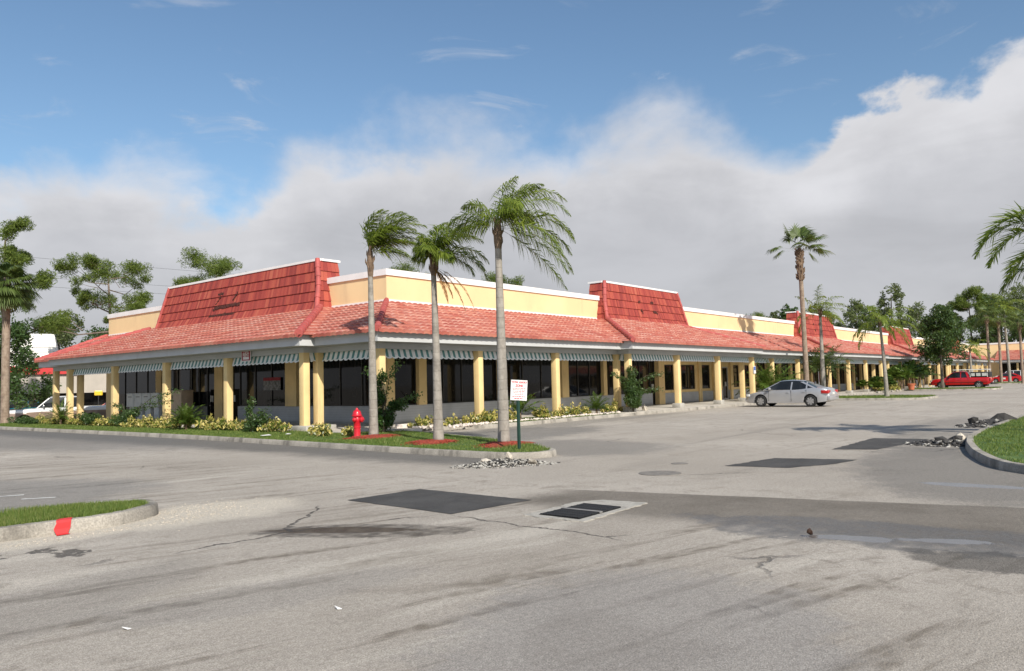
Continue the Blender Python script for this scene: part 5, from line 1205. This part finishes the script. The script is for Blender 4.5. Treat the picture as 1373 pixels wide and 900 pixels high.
    # ---- wheels
    for a in ax:
        for sg in (-1, 1):
            yo = sg*(W2-.10); tw = .20
            prof = [(wr*.62, -tw/2), (wr*.92, -tw/2), (wr, -tw/2+.03), (wr, tw/2-.03), (wr*.92, tw/2), (wr*.62, tw/2)]
            ty = MB().lathe(prof, 26, (a, yo, wr), 'y').build('wheel', M['tyre'], t_, smooth=True, sharp=40)
            rm = MB(); yy = yo+sg*(tw/2-.012); rm.lathe([(wr*.66, -.012), (wr*.66, .012), (wr*.58, .012), (wr*.56, -.01)], 24, (a, yy, wr), 'y'); rm.lathe([(wr*.16, -.02), (wr*.15, .022)], 12, (a, yy, wr), 'y')
            for s in range(sp.get('spokes', 5)):
                an = 2*math.pi*s/sp.get('spokes', 5); dx_, dz_ = math.cos(an), math.sin(an); px, pz = -dz_, dx_
                q0, q1, wd0, wd1 = wr*.10, wr*.62, .035, .055
                P = [(a+dx_*q0+px*wd0, wr+dz_*q0+pz*wd0), (a+dx_*q1+px*wd1, wr+dz_*q1+pz*wd1), (a+dx_*q1-px*wd1, wr+dz_*q1-pz*wd1), (a+dx_*q0-px*wd0, wr+dz_*q0-pz*wd0)]
                rm.add([(x, yy-.008*sg, z) for x, z in P]+[(x, yy+.014*sg, z) for x, z in P], [(0, 1, 2, 3), (4, 7, 6, 5), (0, 4, 5, 1), (1, 5, 6, 2), (2, 6, 7, 3), (3, 7, 4, 0)])
            rm.build('rim', M['rim'], ty, smooth=True, sharp=40)
            MB().lathe([(wr*.60, -.02), (wr*.60, .0)], 20, (a, yo+sg*.02, wr), 'y').build('brake_disc', M['trim'], ty)
            # wheel well lining
            wwm = MB(); n = 12
            for i in range(n+1):
                an = math.pi*i/n; wwm.v += [(a+math.cos(an)*(arch-.003), sg*(W2*.955), wr+math.sin(an)*(arch-.003)), (a+math.cos(an)*(arch-.003), sg*(W2-.34), wr+math.sin(an)*(arch-.003))]; wwm.uv += [(0, 0)]*2
            for i in range(n): wwm.f.append((2*i, 2*i+1, 2*i+3, 2*i+2))
            wwm.build('wheel_well', M['trim'], t_)
    # ---- side details: seams, handles, mirrors
    def ws(x, z): return W2*interp(sp['wid'], x)*1.0
    sm = MB()
    for (x, z0_, z1_) in sp.get('seams', ()):
        for sg in (-1, 1): sm.box(x-.006, sg*(ws(x, 0)*.99-.002), z0_, x+.006, sg*(ws(x, 0)+.003), z1_)
    if sp.get('rub'):
        for sg in (-1, 1): sm.box(sp['rub'][0], sg*(W2-.012), sp['rub'][2], sp['rub'][1], sg*(W2+.008), sp['rub'][2]+.035)
    if sm.v: sm.build('door_seams', M['trim'], t_)
    for (x, z) in sp.get('handles', ()):
        for sg in (-1, 1): MB().bbox(x-.08, sg*(W2-.01), z, x+.08, sg*(W2+.025), z+.03, .006).build('door_handle', sp.get('handlemat', sp['mat']), t_)
    if 'mirror' in sp:
        x, z = sp['mirror']
        for sg in (-1, 1): MB().bbox(x-.05, sg*(W2-.04), z, x+.06, sg*(W2+.16), z+.13, .03).build('side_mirror', sp.get('mirmat', sp['mat']), t_, smooth=True)
    for (nm, mt, bx) in sp.get('boxes', ()):
        x0, y0, z0_, x1, y1, z1_ = bx
        if y0 >= 0 and nm in ('headlight', 'taillight', 'indicator'):
            for sg in (-1, 1): MB().bbox(x0, sg*y0, z0_, x1, sg*y1, z1_, .012).build(nm, mt, t_, smooth=True)
        else: MB().bbox(*bx, .012).build(nm, mt, t_, smooth=True)
    return t_
# silver sedan: front faces the shops (+Y), its left side to the camera
sed = dict(L=4.50, W=1.70, wr=.305, axles=(1.33, -1.32), mat=C_['silver'], spokes=7,
    top=[(-2.25, .72), (-2.18, .90), (-1.95, .99), (-1.35, 1.0), (-.8, .94), (.7, .90), (1.3, .84), (1.8, .76), (2.1, .66), (2.25, .50)],
    bot=[(-2.25, .42), (-2.1, .28), (-1.7, .22), (1.7, .19), (2.1, .20), (2.25, .28)],
    wid=[(-2.25, .80), (-2.1, .91), (-1.8, .98), (-1., 1.), (1., 1.), (1.7, .97), (2.1, .85), (2.25, .70)],
    cabins=[dict(x=(1.22, .38, -.88, -1.80), z=(.88, 1.40), w=(.79, .56), pillars=(-.32, -1.12), cw=.17)],
    seams=[(.88, .32, .86), (-.33, .30, .88), (-1.12, .60, .9)], handles=[(-.15, .74), (-1.0, .76)], mirror=(.78, .90),
    boxes=[('taillight', M['lamp_red'], (-2.24, .42, .69, -1.88, .84, .86)), ('headlight', M['lamp_white'], (1.98, .42, .56, 2.16, .76, .68)), ('number_plate', M['plate'], (-2.275, -.16, .62, -2.24, .16, .74)), ('rear_bumper', C_['silver'], (-2.29, -.74, .36, -2.12, .74, .56)), ('front_bumper', C_['silver'], (2.08, -.66, .28, 2.27, .66, .46))])
vehicle('parked_sedan', 'silver four door sedan parked with its nose to the shops', 'car', (25.06, -4.38, 0), rad(90), sed)
# red pickup with black cap and white rack
pk = dict(L=5.15, W=1.75, wr=.35, axles=(1.62, -1.58), mat=C_['red'], spokes=6,
    top=[(-2.575, .90), (-2.5, 1.10), (-.35, 1.10), (.8, 1.08), (1.2, 1.04), (2.2, .97), (2.5, .85), (2.575, .70)],
    bot=[(-2.575, .50), (-2.4, .42), (2.3, .38), (2.575, .42)], wid=[(-2.575, .94), (-2.4, 1.), (1.9, 1.), (2.4, .94), (2.575, .86)],
    cabins=[dict(x=(1.28, .62, -.62, -.80), z=(1.06, 1.68), w=(.80, .66), pillars=(-.08,), cw=.20)], seams=[(.98, .45, 1.05), (-.12, .45, 1.05), (-.72, .5, 1.1)], rub=(-2.3, 2.2, .62), handles=[(.05, .88)], mirror=(.85, 1.08), mirmat=M['trim'],
    boxes=[('taillight', M['lamp_red'], (-2.60, .66, .72, -2.50, .86, 1.02)), ('headlight', M['lamp_white'], (2.48, .45, .72, 2.60, .80, .88)), ('number_plate', M['plate'], (-2.70, -.16, .58, -2.68, .16, .70)), ('rear_bumper', M['trim'], (-2.70, -.85, .42, -2.56, .85, .60)), ('front_bumper', M['trim'], (2.56, -.84, .40, 2.70, .84, .60))])
pt_ = vehicle('pickup_truck', 'red pickup with a black bed cap and a white ladder rack', 'pickup truck', (70.2, -4.9, 0), rad(90), pk)
cb = MB(); cb.bbox(-2.52, -.80, 1.10, -.84, .80, 1.62, .05); cap_ = cb.build('bed_cap', M['trim'], pt_, smooth=True)
for sg in (-1, 1):
    for (a, b_) in ((-2.3, -1.9), (-1.78, -1.42), (-1.3, -1.0)): MB().box(a, sg*.80, 1.22, b_, sg*.806, 1.50).build('cap_window', C_['yellowc'] if 0 else M['lamp_white'], cap_)
rk = MB()
for sg in (-1, 1): rk.tube([(-2.45, sg*.76, 1.84), (.55, sg*.76, 1.84)], .035, 8)
for x in (-2.35, -1.5, -.7, .35): rk.tube([(x, -.76, 1.84), (x, .76, 1.84)], .03, 8)
for x in (-2.35, -.9):
    for sg in (-1, 1): rk.tube([(x, sg*.80, 1.12), (x, sg*.76, 1.84)], .025, 8)
rk.build('ladder_rack', M['white'], pt_, smooth=True)
hb = dict(L=4.1, W=1.68, wr=.29, axles=(1.2, -1.2), mat=C_['red'], spokes=6,
    top=[(-2.05, .75), (-1.9, .93), (-1., .93), (.6, .90), (1.4, .82), (1.9, .68), (2.05, .52)], bot=[(-2.05, .4), (-1.7, .22), (1.8, .20), (2.05, .3)], wid=[(-2.05, .85), (-1.8, .97), (1.5, .98), (2.05, .75)],
    cabins=[dict(x=(1.05, .35, -.95, -1.75), z=(.88, 1.36), w=(.78, .60), pillars=(-.35,), cw=.28)], handles=[(-.2, .74)], seams=[(.75, .3, .86), (-.4, .3, .88)],
    boxes=[('taillight', M['lamp_red'], (-2.06, .5, .66, -1.95, .80, .80)), ('door_sign', M['plate'], (.0, .838, .50, .62, .848, .72)), ('headlight', M['lamp_white'], (1.86, .42, .56, 2.0, .72, .66))])
vehicle('parked_hatchback', 'small red car with a white door sign, behind the pickup', 'car', (112.3, -3.4, 0), rad(90), hb)
suv = dict(L=4.6, W=1.8, wr=.35, axles=(1.4, -1.35), mat=C_['white'], spokes=6,
    top=[(-2.3, .80), (-2.2, 1.05), (.9, 1.03), (1.9, .96), (2.2, .8), (2.3, .6)], bot=[(-2.3, .45), (-1.9, .34), (2.0, .34), (2.3, .4)], wid=[(-2.3, .9), (-2., 1.), (1.8, 1.), (2.3, .85)],
    cabins=[dict(x=(1.1, .55, -2.0, -2.2), z=(1.0, 1.70), w=(.83, .72), pillars=(-.3, -1.2), cw=.14)], handles=[(-.1, .9)], seams=[(.8, .4, 1.0), (-.35, .4, 1.0)],
    boxes=[('taillight', M['lamp_red'], (-2.34, .6, .72, -2.24, .84, 1.1)), ('rear_bumper', M['trim'], (-2.40, -.8, .42, -2.25, .8, .6)), ('headlight', M['lamp_white'], (2.2, .5, .66, 2.31, .8, .82))])
vehicle('parked_suv', 'white boxy sport utility car beyond the small red car', 'car', (119.5, -3.2, 0), rad(90), suv)
# two tone pickup on the neighbouring lot
f1 = dict(L=5.9, W=1.98, wr=.38, axles=(1.95, -1.6), mat=C_['white'], spokes=6, skirt=(C_['tan'], .98),
    top=[(-2.95, 1.0), (-2.9, 1.22), (-.6, 1.22), (1.0, 1.20), (1.3, 1.17), (2.7, 1.10), (2.9, .98), (2.95, .8)], bot=[(-2.95, .55), (-2.8, .45), (2.7, .44), (2.95, .5)], wid=[(-2.95, .95), (-2.8, 1.), (2.5, 1.), (2.95, .92)],
    cabins=[dict(x=(1.35, .70, -.95, -1.12), z=(1.18, 1.86), w=(.92, .76), pillars=(-.15,), cw=.16)], seams=[(1.05, .5, 1.17), (-.2, .5, 1.17), (-1.2, .55, 1.2)], handles=[(-.0, 1.0)], handlemat=M['chrome'], mirror=(.95, 1.22), mirmat=M['chrome'],
    boxes=[('indicator', M['lamp_amber'], (2.88, .80, .76, 2.99, .97, .94)), ('headlight', M['lamp_white'], (2.92, .48, .76, 3.0, .79, .94)), ('grille', M['trim'], (2.93, -.46, .74, 3.0, .46, 1.0)), ('front_bumper', M['chrome'], (2.95, -.95, .48, 3.12, .95, .68)), ('rear_bumper', M['chrome'], (-3.1, -.95, .48, -2.96, .95, .68)), ('taillight', M['lamp_red'], (-2.98, .82, .8, -2.9, .97, 1.12))])
vehicle('pickup_truck', 'white and brown full size pickup parked beyond the left end of the canopy', 'pickup truck', (2.75, 32.6, -.40), rad(159.2), f1)
vehicle('parked_sedan', 'red car half hidden behind the bed of the white and brown pickup', 'car', (13.0, 49.5, -.57), rad(150), dict(hb))
vehicle('parked_suv', 'teal vehicle far behind the hood of the white and brown pickup', 'car', (9.3, 61.0, -.57), rad(165), dict(suv, mat=C_['teal']))

# ============================================================ hydrant
h = thing('fire_hydrant', 'red fire hydrant on the grass left of the first queen palm', 'fire hydrant', (-2.2, -1.48, .10), rad(20)); RP = pm('hydrant_paint', (.55, .012, .025), .38, .08, 12, .1, 60, coat=.3)
hy = MB(); hy.lathe([(.15, 0), (.165, .01), (.165, .045), (.15, .055), (.105, .06), (.10, .08), (.098, .30), (.112, .31), (.112, .335), (.098, .345), (.10, .46), (.12, .49), (.125, .53), (.12, .60), (.10, .635)], 24)
hy.build('barrel', RP, h, smooth=True, sharp=45)
MB().lathe([(.105, .63), (.15, .64), (.155, .665), (.13, .69), (.118, .76), (.09, .81), (.045, .835), (.035, .85), (.03, .885), (.015, .89)], 24).build('bonnet', RP, h, smooth=True, sharp=45)
for (ax_, sg, r_, ln_) in (('x', 1, .062, .19), ('x', -1, .062, .19), ('y', -1, .082, .20)):
    nz = MB(); p = [(r_*.75, .08), (r_*.75, ln_-.07), (r_, ln_-.065), (r_*1.04, ln_-.02), (r_*.8, ln_), (r_*.3, ln_+.005), (r_*.3, ln_+.035), (.005, ln_+.036)]
    nz.lathe([(a, sg*b_) for a, b_ in p], 16, (0, 0, .55), ax_); nz.build('outlet_cap', RP, h, smooth=True, sharp=45)
bo = MB()
for k in range(8): a = k*math.pi/4; bo.lathe([(.012, .045), (.012, .066), (.004, .068)], 6, (math.cos(a)*.14, math.sin(a)*.14, 0))
bo.build('flange_bolts', RP, h)

# ============================================================ tow away sign
sg_ = thing('tow_away_sign', 'small white tow away sign with red lettering on a dark green post', 'sign', (-3.45, -8.58, .08), 0)
post = MB(); post.box(-.032, -.012, 0, .032, .012, 1.16); post.box(-.032, .0121, 0, -.018, .035, 1.159); post.box(.018, .0121, 0, .032, .035, 1.159); post.box(-.02, -.013, 1.16, .02, .012, 1.60)
post.build('post', pm('dark_green_post', (.012, .045, .032), .6, .1, 9), sg_)
pn = bpy.data.objects.new('sign_panel', None); bpy.data.objects.remove(pn)
panel = MB().bbox(-.225, -.006, -.24, .225, .0, .24, .002).build('sign_panel', pm('white_sign_face', (.80, .78, .77), .5, .04, 5), sg_)
panel.scale = (.86, 1, .94); panel.location = (0, -.02, 1.36); panel.rotation_euler = (0, rad(4), rad(-32))
RT = pm('red_lettering', (.50, .03, .05), .6, .05, 9)
def lbl(txt, size, z, bold=.0): text_mesh(txt, size, 'lettering', RT, panel, (0, -.0095, z), (rad(90), 0, 0), bold)
lbl('TOW AWAY', .075, .185, .003); lbl('ZONE', .075, .105, .003)
ln_ = MB(); r = random.Random(2)
for k, z in enumerate((.045, .01, -.025, -.06, -.095, -.15, -.195)):
    w0 = (.19, .17, .18, .15, .12, .19, .12)[k]; x = -w0; hh = .009 if k < 5 else .013
    while x < w0:
        l = r.uniform(.02, .07); ln_.box(x, -.0085, z-hh, min(x+l, w0), -.0065, z+hh*.6); x += l+.014
o_ = ln_.build('small_print', RT, panel); o_['kind'] = 'stuff'
# for rent sign under the eave of the left front
fr = thing('for_rent_sign', 'red and white FOR RENT sign hanging from the beam of the left front', 'sign', (-.66, 6.78, 2.66), rad(-90))
pl = MB().bbox(-.31, -.012, 0, .31, .0, .48, .003).build('sign_board', M['white'], fr)
MB().box(-.285, -.016, .03, .285, -.0125, .455).build('red_field', pm('for_rent_red', (.32, .02, .035), .6, .08, 9), fr)
WTX = pm('white_lettering', (.80, .76, .76), .6, .02, 9)
text_mesh('FOR', .17, 'lettering', WTX, fr, (0, -.019, .385), (rad(90), 0, 0), .006); text_mesh('RENT', .17, 'lettering', WTX, fr, (0, -.019, .245), (rad(90), 0, 0), .006)
MB().box(-.20, -.0185, .07, .20, -.0165, .17).build('phone_number_panel', WTX, fr)
# blue parking sign on a column and poster beyond
hc = thing('parking_sign', 'small blue and white parking sign on the column before the silver sedan', 'sign', (29.1, -.80, 1.83), 0)
MB().bbox(-.16, -.012, 0, .16, 0, .46, .003).build('sign_panel', M['white'], hc); MB().box(-.13, -.016, .20, .13, -.0125, .43).build('blue_field', pm('sign_blue', (.05, .12, .42), .5, .05, 9), hc)
ps = thing('poster_and_reflection', 'white and pink poster board standing behind the slim queen palm', 'poster', (41.9, -.5, .15), 0)
MB().bbox(-.28, -.02, 0, .28, 0, 2.0, .005).build('board', M['white'], ps); MB().box(-.2, -.026, 1.0, .2, -.021, 1.7).build('print', pm('pink_print', (.45, .08, .20), .6, .2, 9), ps)
wp = thing('poster_and_reflection', 'red and white reflection of a for rent poster, coloured onto a sheet in the dark window beside the corner pier of the left front', 'poster', (2.985, 10.6, 1.55), rad(-90))  # poster reflection in the glass, put in as a coloured sheet
MB().box(-.65, -.006, 0, .65, 0, .55).build('sheet', pm('grey_poster_reflection', (.20, .20, .20), .8, .5, 7), wp); MB().box(-.65, -.010, .42, .65, -.0065, .56).build('red_reflection_band', pm('red_poster_reflection', (.28, .02, .03), .7, .2, 9), wp)
# ============================================================ mailboxes, cabinet
gm_ = pm('grey_mailbox_paint', (.52, .54, .54), .6, .08, 4)
for i, (y0, z0_) in enumerate([(21.2, .84), (20.35, .84), (19.5, .84), (18.62, .84)]):
    b_ = thing('mailbox_unit', ['leftmost grey mailbox unit under the left canopy', 'second grey mailbox unit from the left under the canopy', 'third grey mailbox unit from the left under the canopy', 'rightmost grey mailbox unit, beside the column'][i], 'mailbox', (1.9, y0, .15), 0, 'grey mailbox units under the left canopy')
    MB().bbox(-.25, -.40, .70, .25, .40, 1.40, .02).build('box', gm_, b_, smooth=True); MB().bbox(-.16, -.26, 0, .16, .26, .699, .02).build('pedestal', gm_, b_, smooth=True)
    MB().box(-.256, -.36, .76, -.251, .36, 1.34).build('door', gm_, b_); MB().box(-.262, -.2, 1.20, -.257, .2, 1.23).build('slot', M['trim'], b_)
cbn = thing('utility_cabinet', 'beige utility cabinet right of the grey mailboxes', 'cabinet', (1.9, 16.62, .15), 0); bg_ = pm('beige_cabinet_paint', (.42, .33, .24), .6, .08, 4)
MB().bbox(-.3, -.72, 0, .3, .72, 1.5, .02).build('body', bg_, cbn, smooth=True); MB().box(-.307, -.68, .85, -.301, .68, 1.45).build('upper_door', bg_, cbn); MB().box(-.307, -.68, .08, -.301, .68, .83).build('lower_door', bg_, cbn); MB().box(-.33, .10, 1.10, -.308, .17, 1.26).build('handle', M['trim'], cbn)
pot = thing('terracotta_pot', 'orange terracotta pot standing left of the red pickup bonnet', 'plant pot', (63.4, -1.9, .1)); MB().lathe([(.22, 0), (.31, .46), (.36, .47), (.36, .56), (.32, .57), (.30, .5)], 18).build('pot', pm('terracotta', (.50, .15, .07), .8, .1, 4), pot, smooth=True)
# ============================================================ drain
dr = thing('storm_drain', 'twin grate storm drain in a cracked concrete apron set in the asphalt', 'drain', (-8.95, -14.0, 0)); 
poly = [(-.72, .52), (.05, .46), (.72, .30), (.80, -.44), (-.70, -.46)]
def loc_sheet(nm, poly, z, mat, par, th=.0):
    mb = MB(); n = len(poly); mb.add([(x, y, z) for x, y in poly]+[(x, y, -.02) for x, y in poly], [tuple(range(n))]+[(i, (i+1) % n, n+(i+1) % n, n+i) for i in range(n)]); return mb.build(nm, mat, par)
loc_sheet('apron', ragged([(-.74, .36), (-.55, .36), (.38, .42), (.80, .20), (.86, -.44), (-.70, -.50)], .07, .022, 5), .012, pm('pale_apron_concrete', (.40, .375, .33), .9, .25, 4, .4, 60, dirt=((.15, .13, .11), 4, .48, .7), fine=.15), dr)
loc_sheet('pit', [(-.60, .22), (.34, .20), (.34, -.36), (-.62, -.38)], .016, M['black'], dr)
for (a, b_) in ((-.60, -.16), (-.10, .33)):
    gmb = MB(); 
    for y in np.arange(-.35, .20, .035): gmb.box(a, y, .017, b_, y+.013, .03)
    for x in np.linspace(a, b_-.015, 4): gmb.box(x, -.36, .0175, x+.015, .20, .031)
    gmb.build('grate', M['grate'], dr)
MB().box(-.158, -.37, .017, -.102, .21, .034).build('grate_bar', pm('bar_concrete', (.22, .21, .20), .8, .1, 9), dr)
for (x, y, r_, lab) in [(-5.1, -12.98, .36, 'round dark manhole cover in the lane beyond the drain'), (-3.55, -12.55, .16, 'small round valve cover beyond the manhole cover')]:
    mc = thing('manhole_cover', lab, 'manhole cover', (x, y, 0)); MB().lathe([(r_, 0), (r_, .008), (r_*.9, .012), (.01, .012)], 28).build('lid', pm('asphalted_iron', (.19, .172, .15), .85, .2, 9, .4, 60), mc)
# ============================================================ rubble
def chunk(mb, c, s, r, flat=.6):
    bm = bmesh.new(); bmesh.ops.create_icosphere(bm, subdivisions=1, radius=1)
    a = r.uniform(0, 3.1); ca, sa = math.cos(a), math.sin(a); sc_ = (s*r.uniform(.7, 1.3), s*r.uniform(.6, 1.1), s*flat*r.uniform(.6, 1.2)); tl = r.uniform(-.5, .5); vs = []
    for v in bm.verts:
        q = [v.co[i]*sc_[i]*r.uniform(.72, 1.15) for i in range(3)]; x, y, z = q[0]*ca-q[1]*sa, q[0]*sa+q[1]*ca, q[2]+q[0]*tl; vs.append((c[0]+x, c[1]+y, max(0.001, c[2]+z)))
    bm.verts.index_update(); mb.add(vs, [tuple(v.index for v in f.verts) for f in bm.faces]); bm.free()
def pile(name, label, loc, lst, n, rx, ry, hgt, smin, smax, mats, seed, rot=0.):
    t_ = thing(name, label, 'rubble', loc, rad(rot)); r = random.Random(seed)
    for mi, (mt, frac) in enumerate(mats):
        mb = MB()
        for k in range(int(n*frac)):
            a = r.uniform(0, 6.28); q = r.random()**.6; x, y = math.cos(a)*rx*q, math.sin(a)*ry*q; z = hgt*max(0, 1-(q*1.15)**1.6)*r.uniform(.2, 1); chunk(mb, (x, y, z), r.uniform(smin, smax)*(1.2-.5*q), r)
        o_ = mb.build(['rubble', 'dark_rubble'][mi % 2], mt, t_); o_['kind'] = 'stuff'
    for (c, s, fl, mt) in lst:
        mb = MB(); chunk(mb, c, s, r, fl); mb.build('slab_piece', mt, t_)
    return t_
M['pale2'] = pm('broken_concrete', (.48, .43, .36), .95, .3, 8, .5, 60)
pile('rubble_pile', 'low heap of broken white concrete and asphalt crumbs at the tip of the palm island', (-5.25, -9.65, 0), [((.1, .05, .16), .13, .8, M['pale2']), ((-.35, .1, .08), .16, .4, M['pale2']), ((.5, -.25, .06), .13, .5, M['pale2'])], 1100, 1.1, .52, .12, .010, .045, [(M['rock'], .62), (M['tar_chunk'], .38)], 3, -38)
pile('asphalt_rubble', 'nearer heap of dark broken asphalt against the rounded kerb at the right', (2.7, -15.95, 0), [((.25, -.15, .10), .25, .5, M['tar_chunk']), ((.6, -.25, .12), .13, .9, M['pale2']), ((-.1, .1, .08), .17, .5, M['tar_chunk'])], 420, .8, .9, .10, .02, .09, [(M['rock'], .3), (M['tar_chunk'], .7)], 4, 10)
sl_ = pile('asphalt_rubble', 'farther heap of black asphalt pieces with one big slab standing on edge, right side', (10.2, -15.75, 0), [((-.5, .25, .14), .24, .6, M['tar_chunk'])], 420, 1.5, .75, .16, .03, .12, [(M['rock'], .25), (M['tar_chunk'], .75)], 5, -20)
mb = MB(); SLV = lambda v: [(x*.36+.25, y*.40+.1, z*.48) for x, y, z in v]
mb.add(SLV([(1.2, -.3, .05), (1.15, .35, .0), (.6, .9, .0), (.9, .1, .02), (1.35, -.25, .72), (1.3, .25, .66), (.75, .95, .10), (1.1, .15, .62), (1.9, -1.0, .08), (1.9, -.6, .0), (2.0, -.95, .32), (1.95, -.55, .28)]), [(0, 3, 7, 4), (3, 2, 6, 7), (4, 7, 6, 5), (0, 4, 5, 1), (1, 5, 6, 2), (0, 8, 10, 4), (4, 10, 11, 5), (5, 11, 9, 1), (8, 9, 11, 10)]); mb.build('slab_piece', M['tar_chunk'], sl_)
# border stones behind the crotons
mb = MB(); r = random.Random(8)
for k in range(420):
    x = r.uniform(1.6, 13.7); chunk(mb, (x, (.12 if x < 2.6 else -.55)+r.uniform(-.14, .14), .14+r.uniform(0, .03)), r.uniform(.035, .085), r, .8)
tag(mb.build('border_stones', M['border_rock'], recalc=False), 'pale pinkish stones edging the front planter', 'stones', kind='stuff')
for (x, y, z, s) in [(1.9, .75, .2, .0)]:
    tb = thing('concrete_block', 'long pale concrete edging block right of the climbing shrub', 'block', (1.75, .62, .11), rad(-20)); MB().bbox(-.42, -.09, 0, .42, .09, .17, .015).build('block', M['border_rock'], tb)
dsp = thing('downspout_block', 'white concrete lump under the dark cone shaped shrub', 'block', (15.9, -.7, .1)); mb = MB(); chunk(mb, (0, 0, .14), .2, random.Random(3), 1.); mb.build('lump', M['pale2'], dsp)
# flat bits of litter
for i, (x, y, z, s, lab) in enumerate([(-3.18, 1.69, .18, .28, 'larger flat white paper scrap on the grass left of the column slab'), (-2.49, 1.5, .18, .2, 'smaller white scrap on the grass nearer the column slab'), (-13.48, -14.96, .004, .05, 'tiny white scrap on the asphalt at the bottom centre left'), (-14.62, -14.15, .004, .045, 'tiny white scrap on the asphalt in the lower left')]):
    l = thing('paper_scrap', lab, 'litter', (x, y, z), i*.7, 'white scraps of litter'); mb = MB(); mb.add([(-s*.6, -s*.3, .004), (s*.5, -s*.35, .002), (s*.6, s*.25, .02), (-s*.45, s*.35, .006), (-s*.6, -s*.3, .0), (s*.5, -s*.35, -.002), (s*.6, s*.25, .016), (-s*.45, s*.35, .002)], [(0, 1, 2, 3), (7, 6, 5, 4), (0, 4, 5, 1), (1, 5, 6, 2), (2, 6, 7, 3), (3, 7, 4, 0)]); mb.build('scrap', M['white'], l)
bs = thing('broken_bottle', 'small brown lump standing in the puddle of the near lane', 'litter', (-9.14, -16.87, 0)); mb = MB(); chunk(mb, (0, 0, .05), .045, random.Random(2), 1.3); mb.build('lump', pm('brown_lump', (.05, .025, .015), .5, .2, 30), bs)
# gravel by the left kerb tip
mb = MB(); r = random.Random(9)
for k in range(1100):
    a = r.gauss(0, 1); x = -11.65+r.gauss(0, .5); y = -9.6+r.gauss(0, .35)
    if k % 3 == 0: x = -13.2+r.uniform(-1.6, 1.6); y = -10.05-abs(r.gauss(0, .12))
    chunk(mb, (x, y, .002), r.uniform(.004, .011), r, .8)
tag(mb.build('gravel', pm('pale_gravel', (.50, .44, .36), .9, .4, 30), recalc=False), 'loose pale gravel washed out beside the left kerb tip', 'gravel', kind='stuff')
# red paint across the near kerb
mb = MB(); P = [(-13.50, -9.86), (-13.22, -9.90)]
xs = np.linspace(-13.43, -13.29, 6)
rows = [(-9.94, .004), (-9.852, .006), (-9.838, .06), (-9.834, .125), (-9.815, .151), (-9.72, .152), (-9.665, .151)]
r = random.Random(6)
for (y, z) in rows:
    for i, x in enumerate(xs): mb.v.append((x+(r.uniform(-.03, .03) if i in (0, 5) else 0)+(y+9.8)*.5, y-.012+(x+13.35)*.0, z+.004)); mb.uv.append((0, 0))
for j in range(len(rows)-1):
    for i in range(5): a = j*6+i; mb.f.append((a, a+1, a+7, a+6))
rp = mb.build('red_kerb_paint', M['paint_red'], recalc=True); tag(rp, kind='structure')
# ============================================================ restaurant and signs on the neighbouring lot
rs = thing('restaurant', 'low restaurant with a white mansard and red band beyond the left end of the plaza', 'building', (14., 63.5, -.57), rad(-22)); 
bge = pm('beige_fascia', (.42, .38, .33), .8, .06, 1.); rb = pm('red_band', (.50, .03, .03), .6, .05, 2); wm = pm('white_mansard', (.80, .78, .74), .6, .04, 2)
MB().box(-10, 0, 0, 9, 10, 2.3).build('shop_front', M['glass'], rs); MB().box(-5.6, -1.2, 2.25, 9.5, 10, 4.1).build('canopy_fascia', bge, rs)
MB().box(-5.9, -1.5, 4.101, 2.0, 10, 4.9).build('red_band', rb, rs); k = MB(); 
k.add([(-4.5, -1.0, 4.9), (.3, -1.0, 4.9), (.3, 8, 4.9), (-4.5, 8, 4.9), (-3.3, .6, 8.1), (-.3, .6, 8.1), (-.3, 7, 8.1), (-3.3, 7, 8.1)], [(0, 1, 5, 4), (1, 2, 6, 5), (2, 3, 7, 6), (3, 0, 4, 7), (4, 5, 6, 7)]); k.build('mansard_roof', wm, rs)
mb = MB()
for q in range(5): mb.box(-4.4+q*.17, -1.06+q*.26, 5.2+q*.55, .2-q*.1, -1.0+q*.26, 5.24+q*.55)
mb.build('mansard_seams', bge, rs)
for x in (-9.9, -5.5, -2, 2, 5.5, 8.9): MB().box(x-.15, -.2, 0, x+.15, 0, 2.25).build('column', bge, rs)
MB().box(9.6, -1.5, 2.9, 12, 3, 3.5).build('drive_canopy', wm, rs)
ys_ = thing('yellow_sign', 'yellow oval sign on a thin pole beyond the white and brown pickup', 'sign', (15.9, 58.7, -.57), rad(-25)); MB().tube([(0, 0, 0), (0, 0, 1.96)], .05, 8).build('pole', M['trim'], ys_); MB().bbox(-.36, -.08, 1.95, .36, .08, 2.42, .07).build('panel', C_['yellowc'], ys_)
# utility wires beyond the pines
for i, (z0_, z1_) in enumerate([(16.1, 13.9), (14.0, 12.2), (13.0, 11.4)]):
    P = []
    for q in np.linspace(0, 1, 22): P.append((-30+q*110, 78-q*28, z0_+1.2+(z1_-z0_)*q*1.0-4*q*(1-q)*1.1))
    tag(MB().tube(P, .013, 5).build('power_line', M['trim']), ['topmost thin power line crossing the sky behind the pines', 'middle thin power line crossing the sky behind the pines', 'lowest thin power line crossing the sky behind the pines'][i], 'power line', 'overhead power lines')
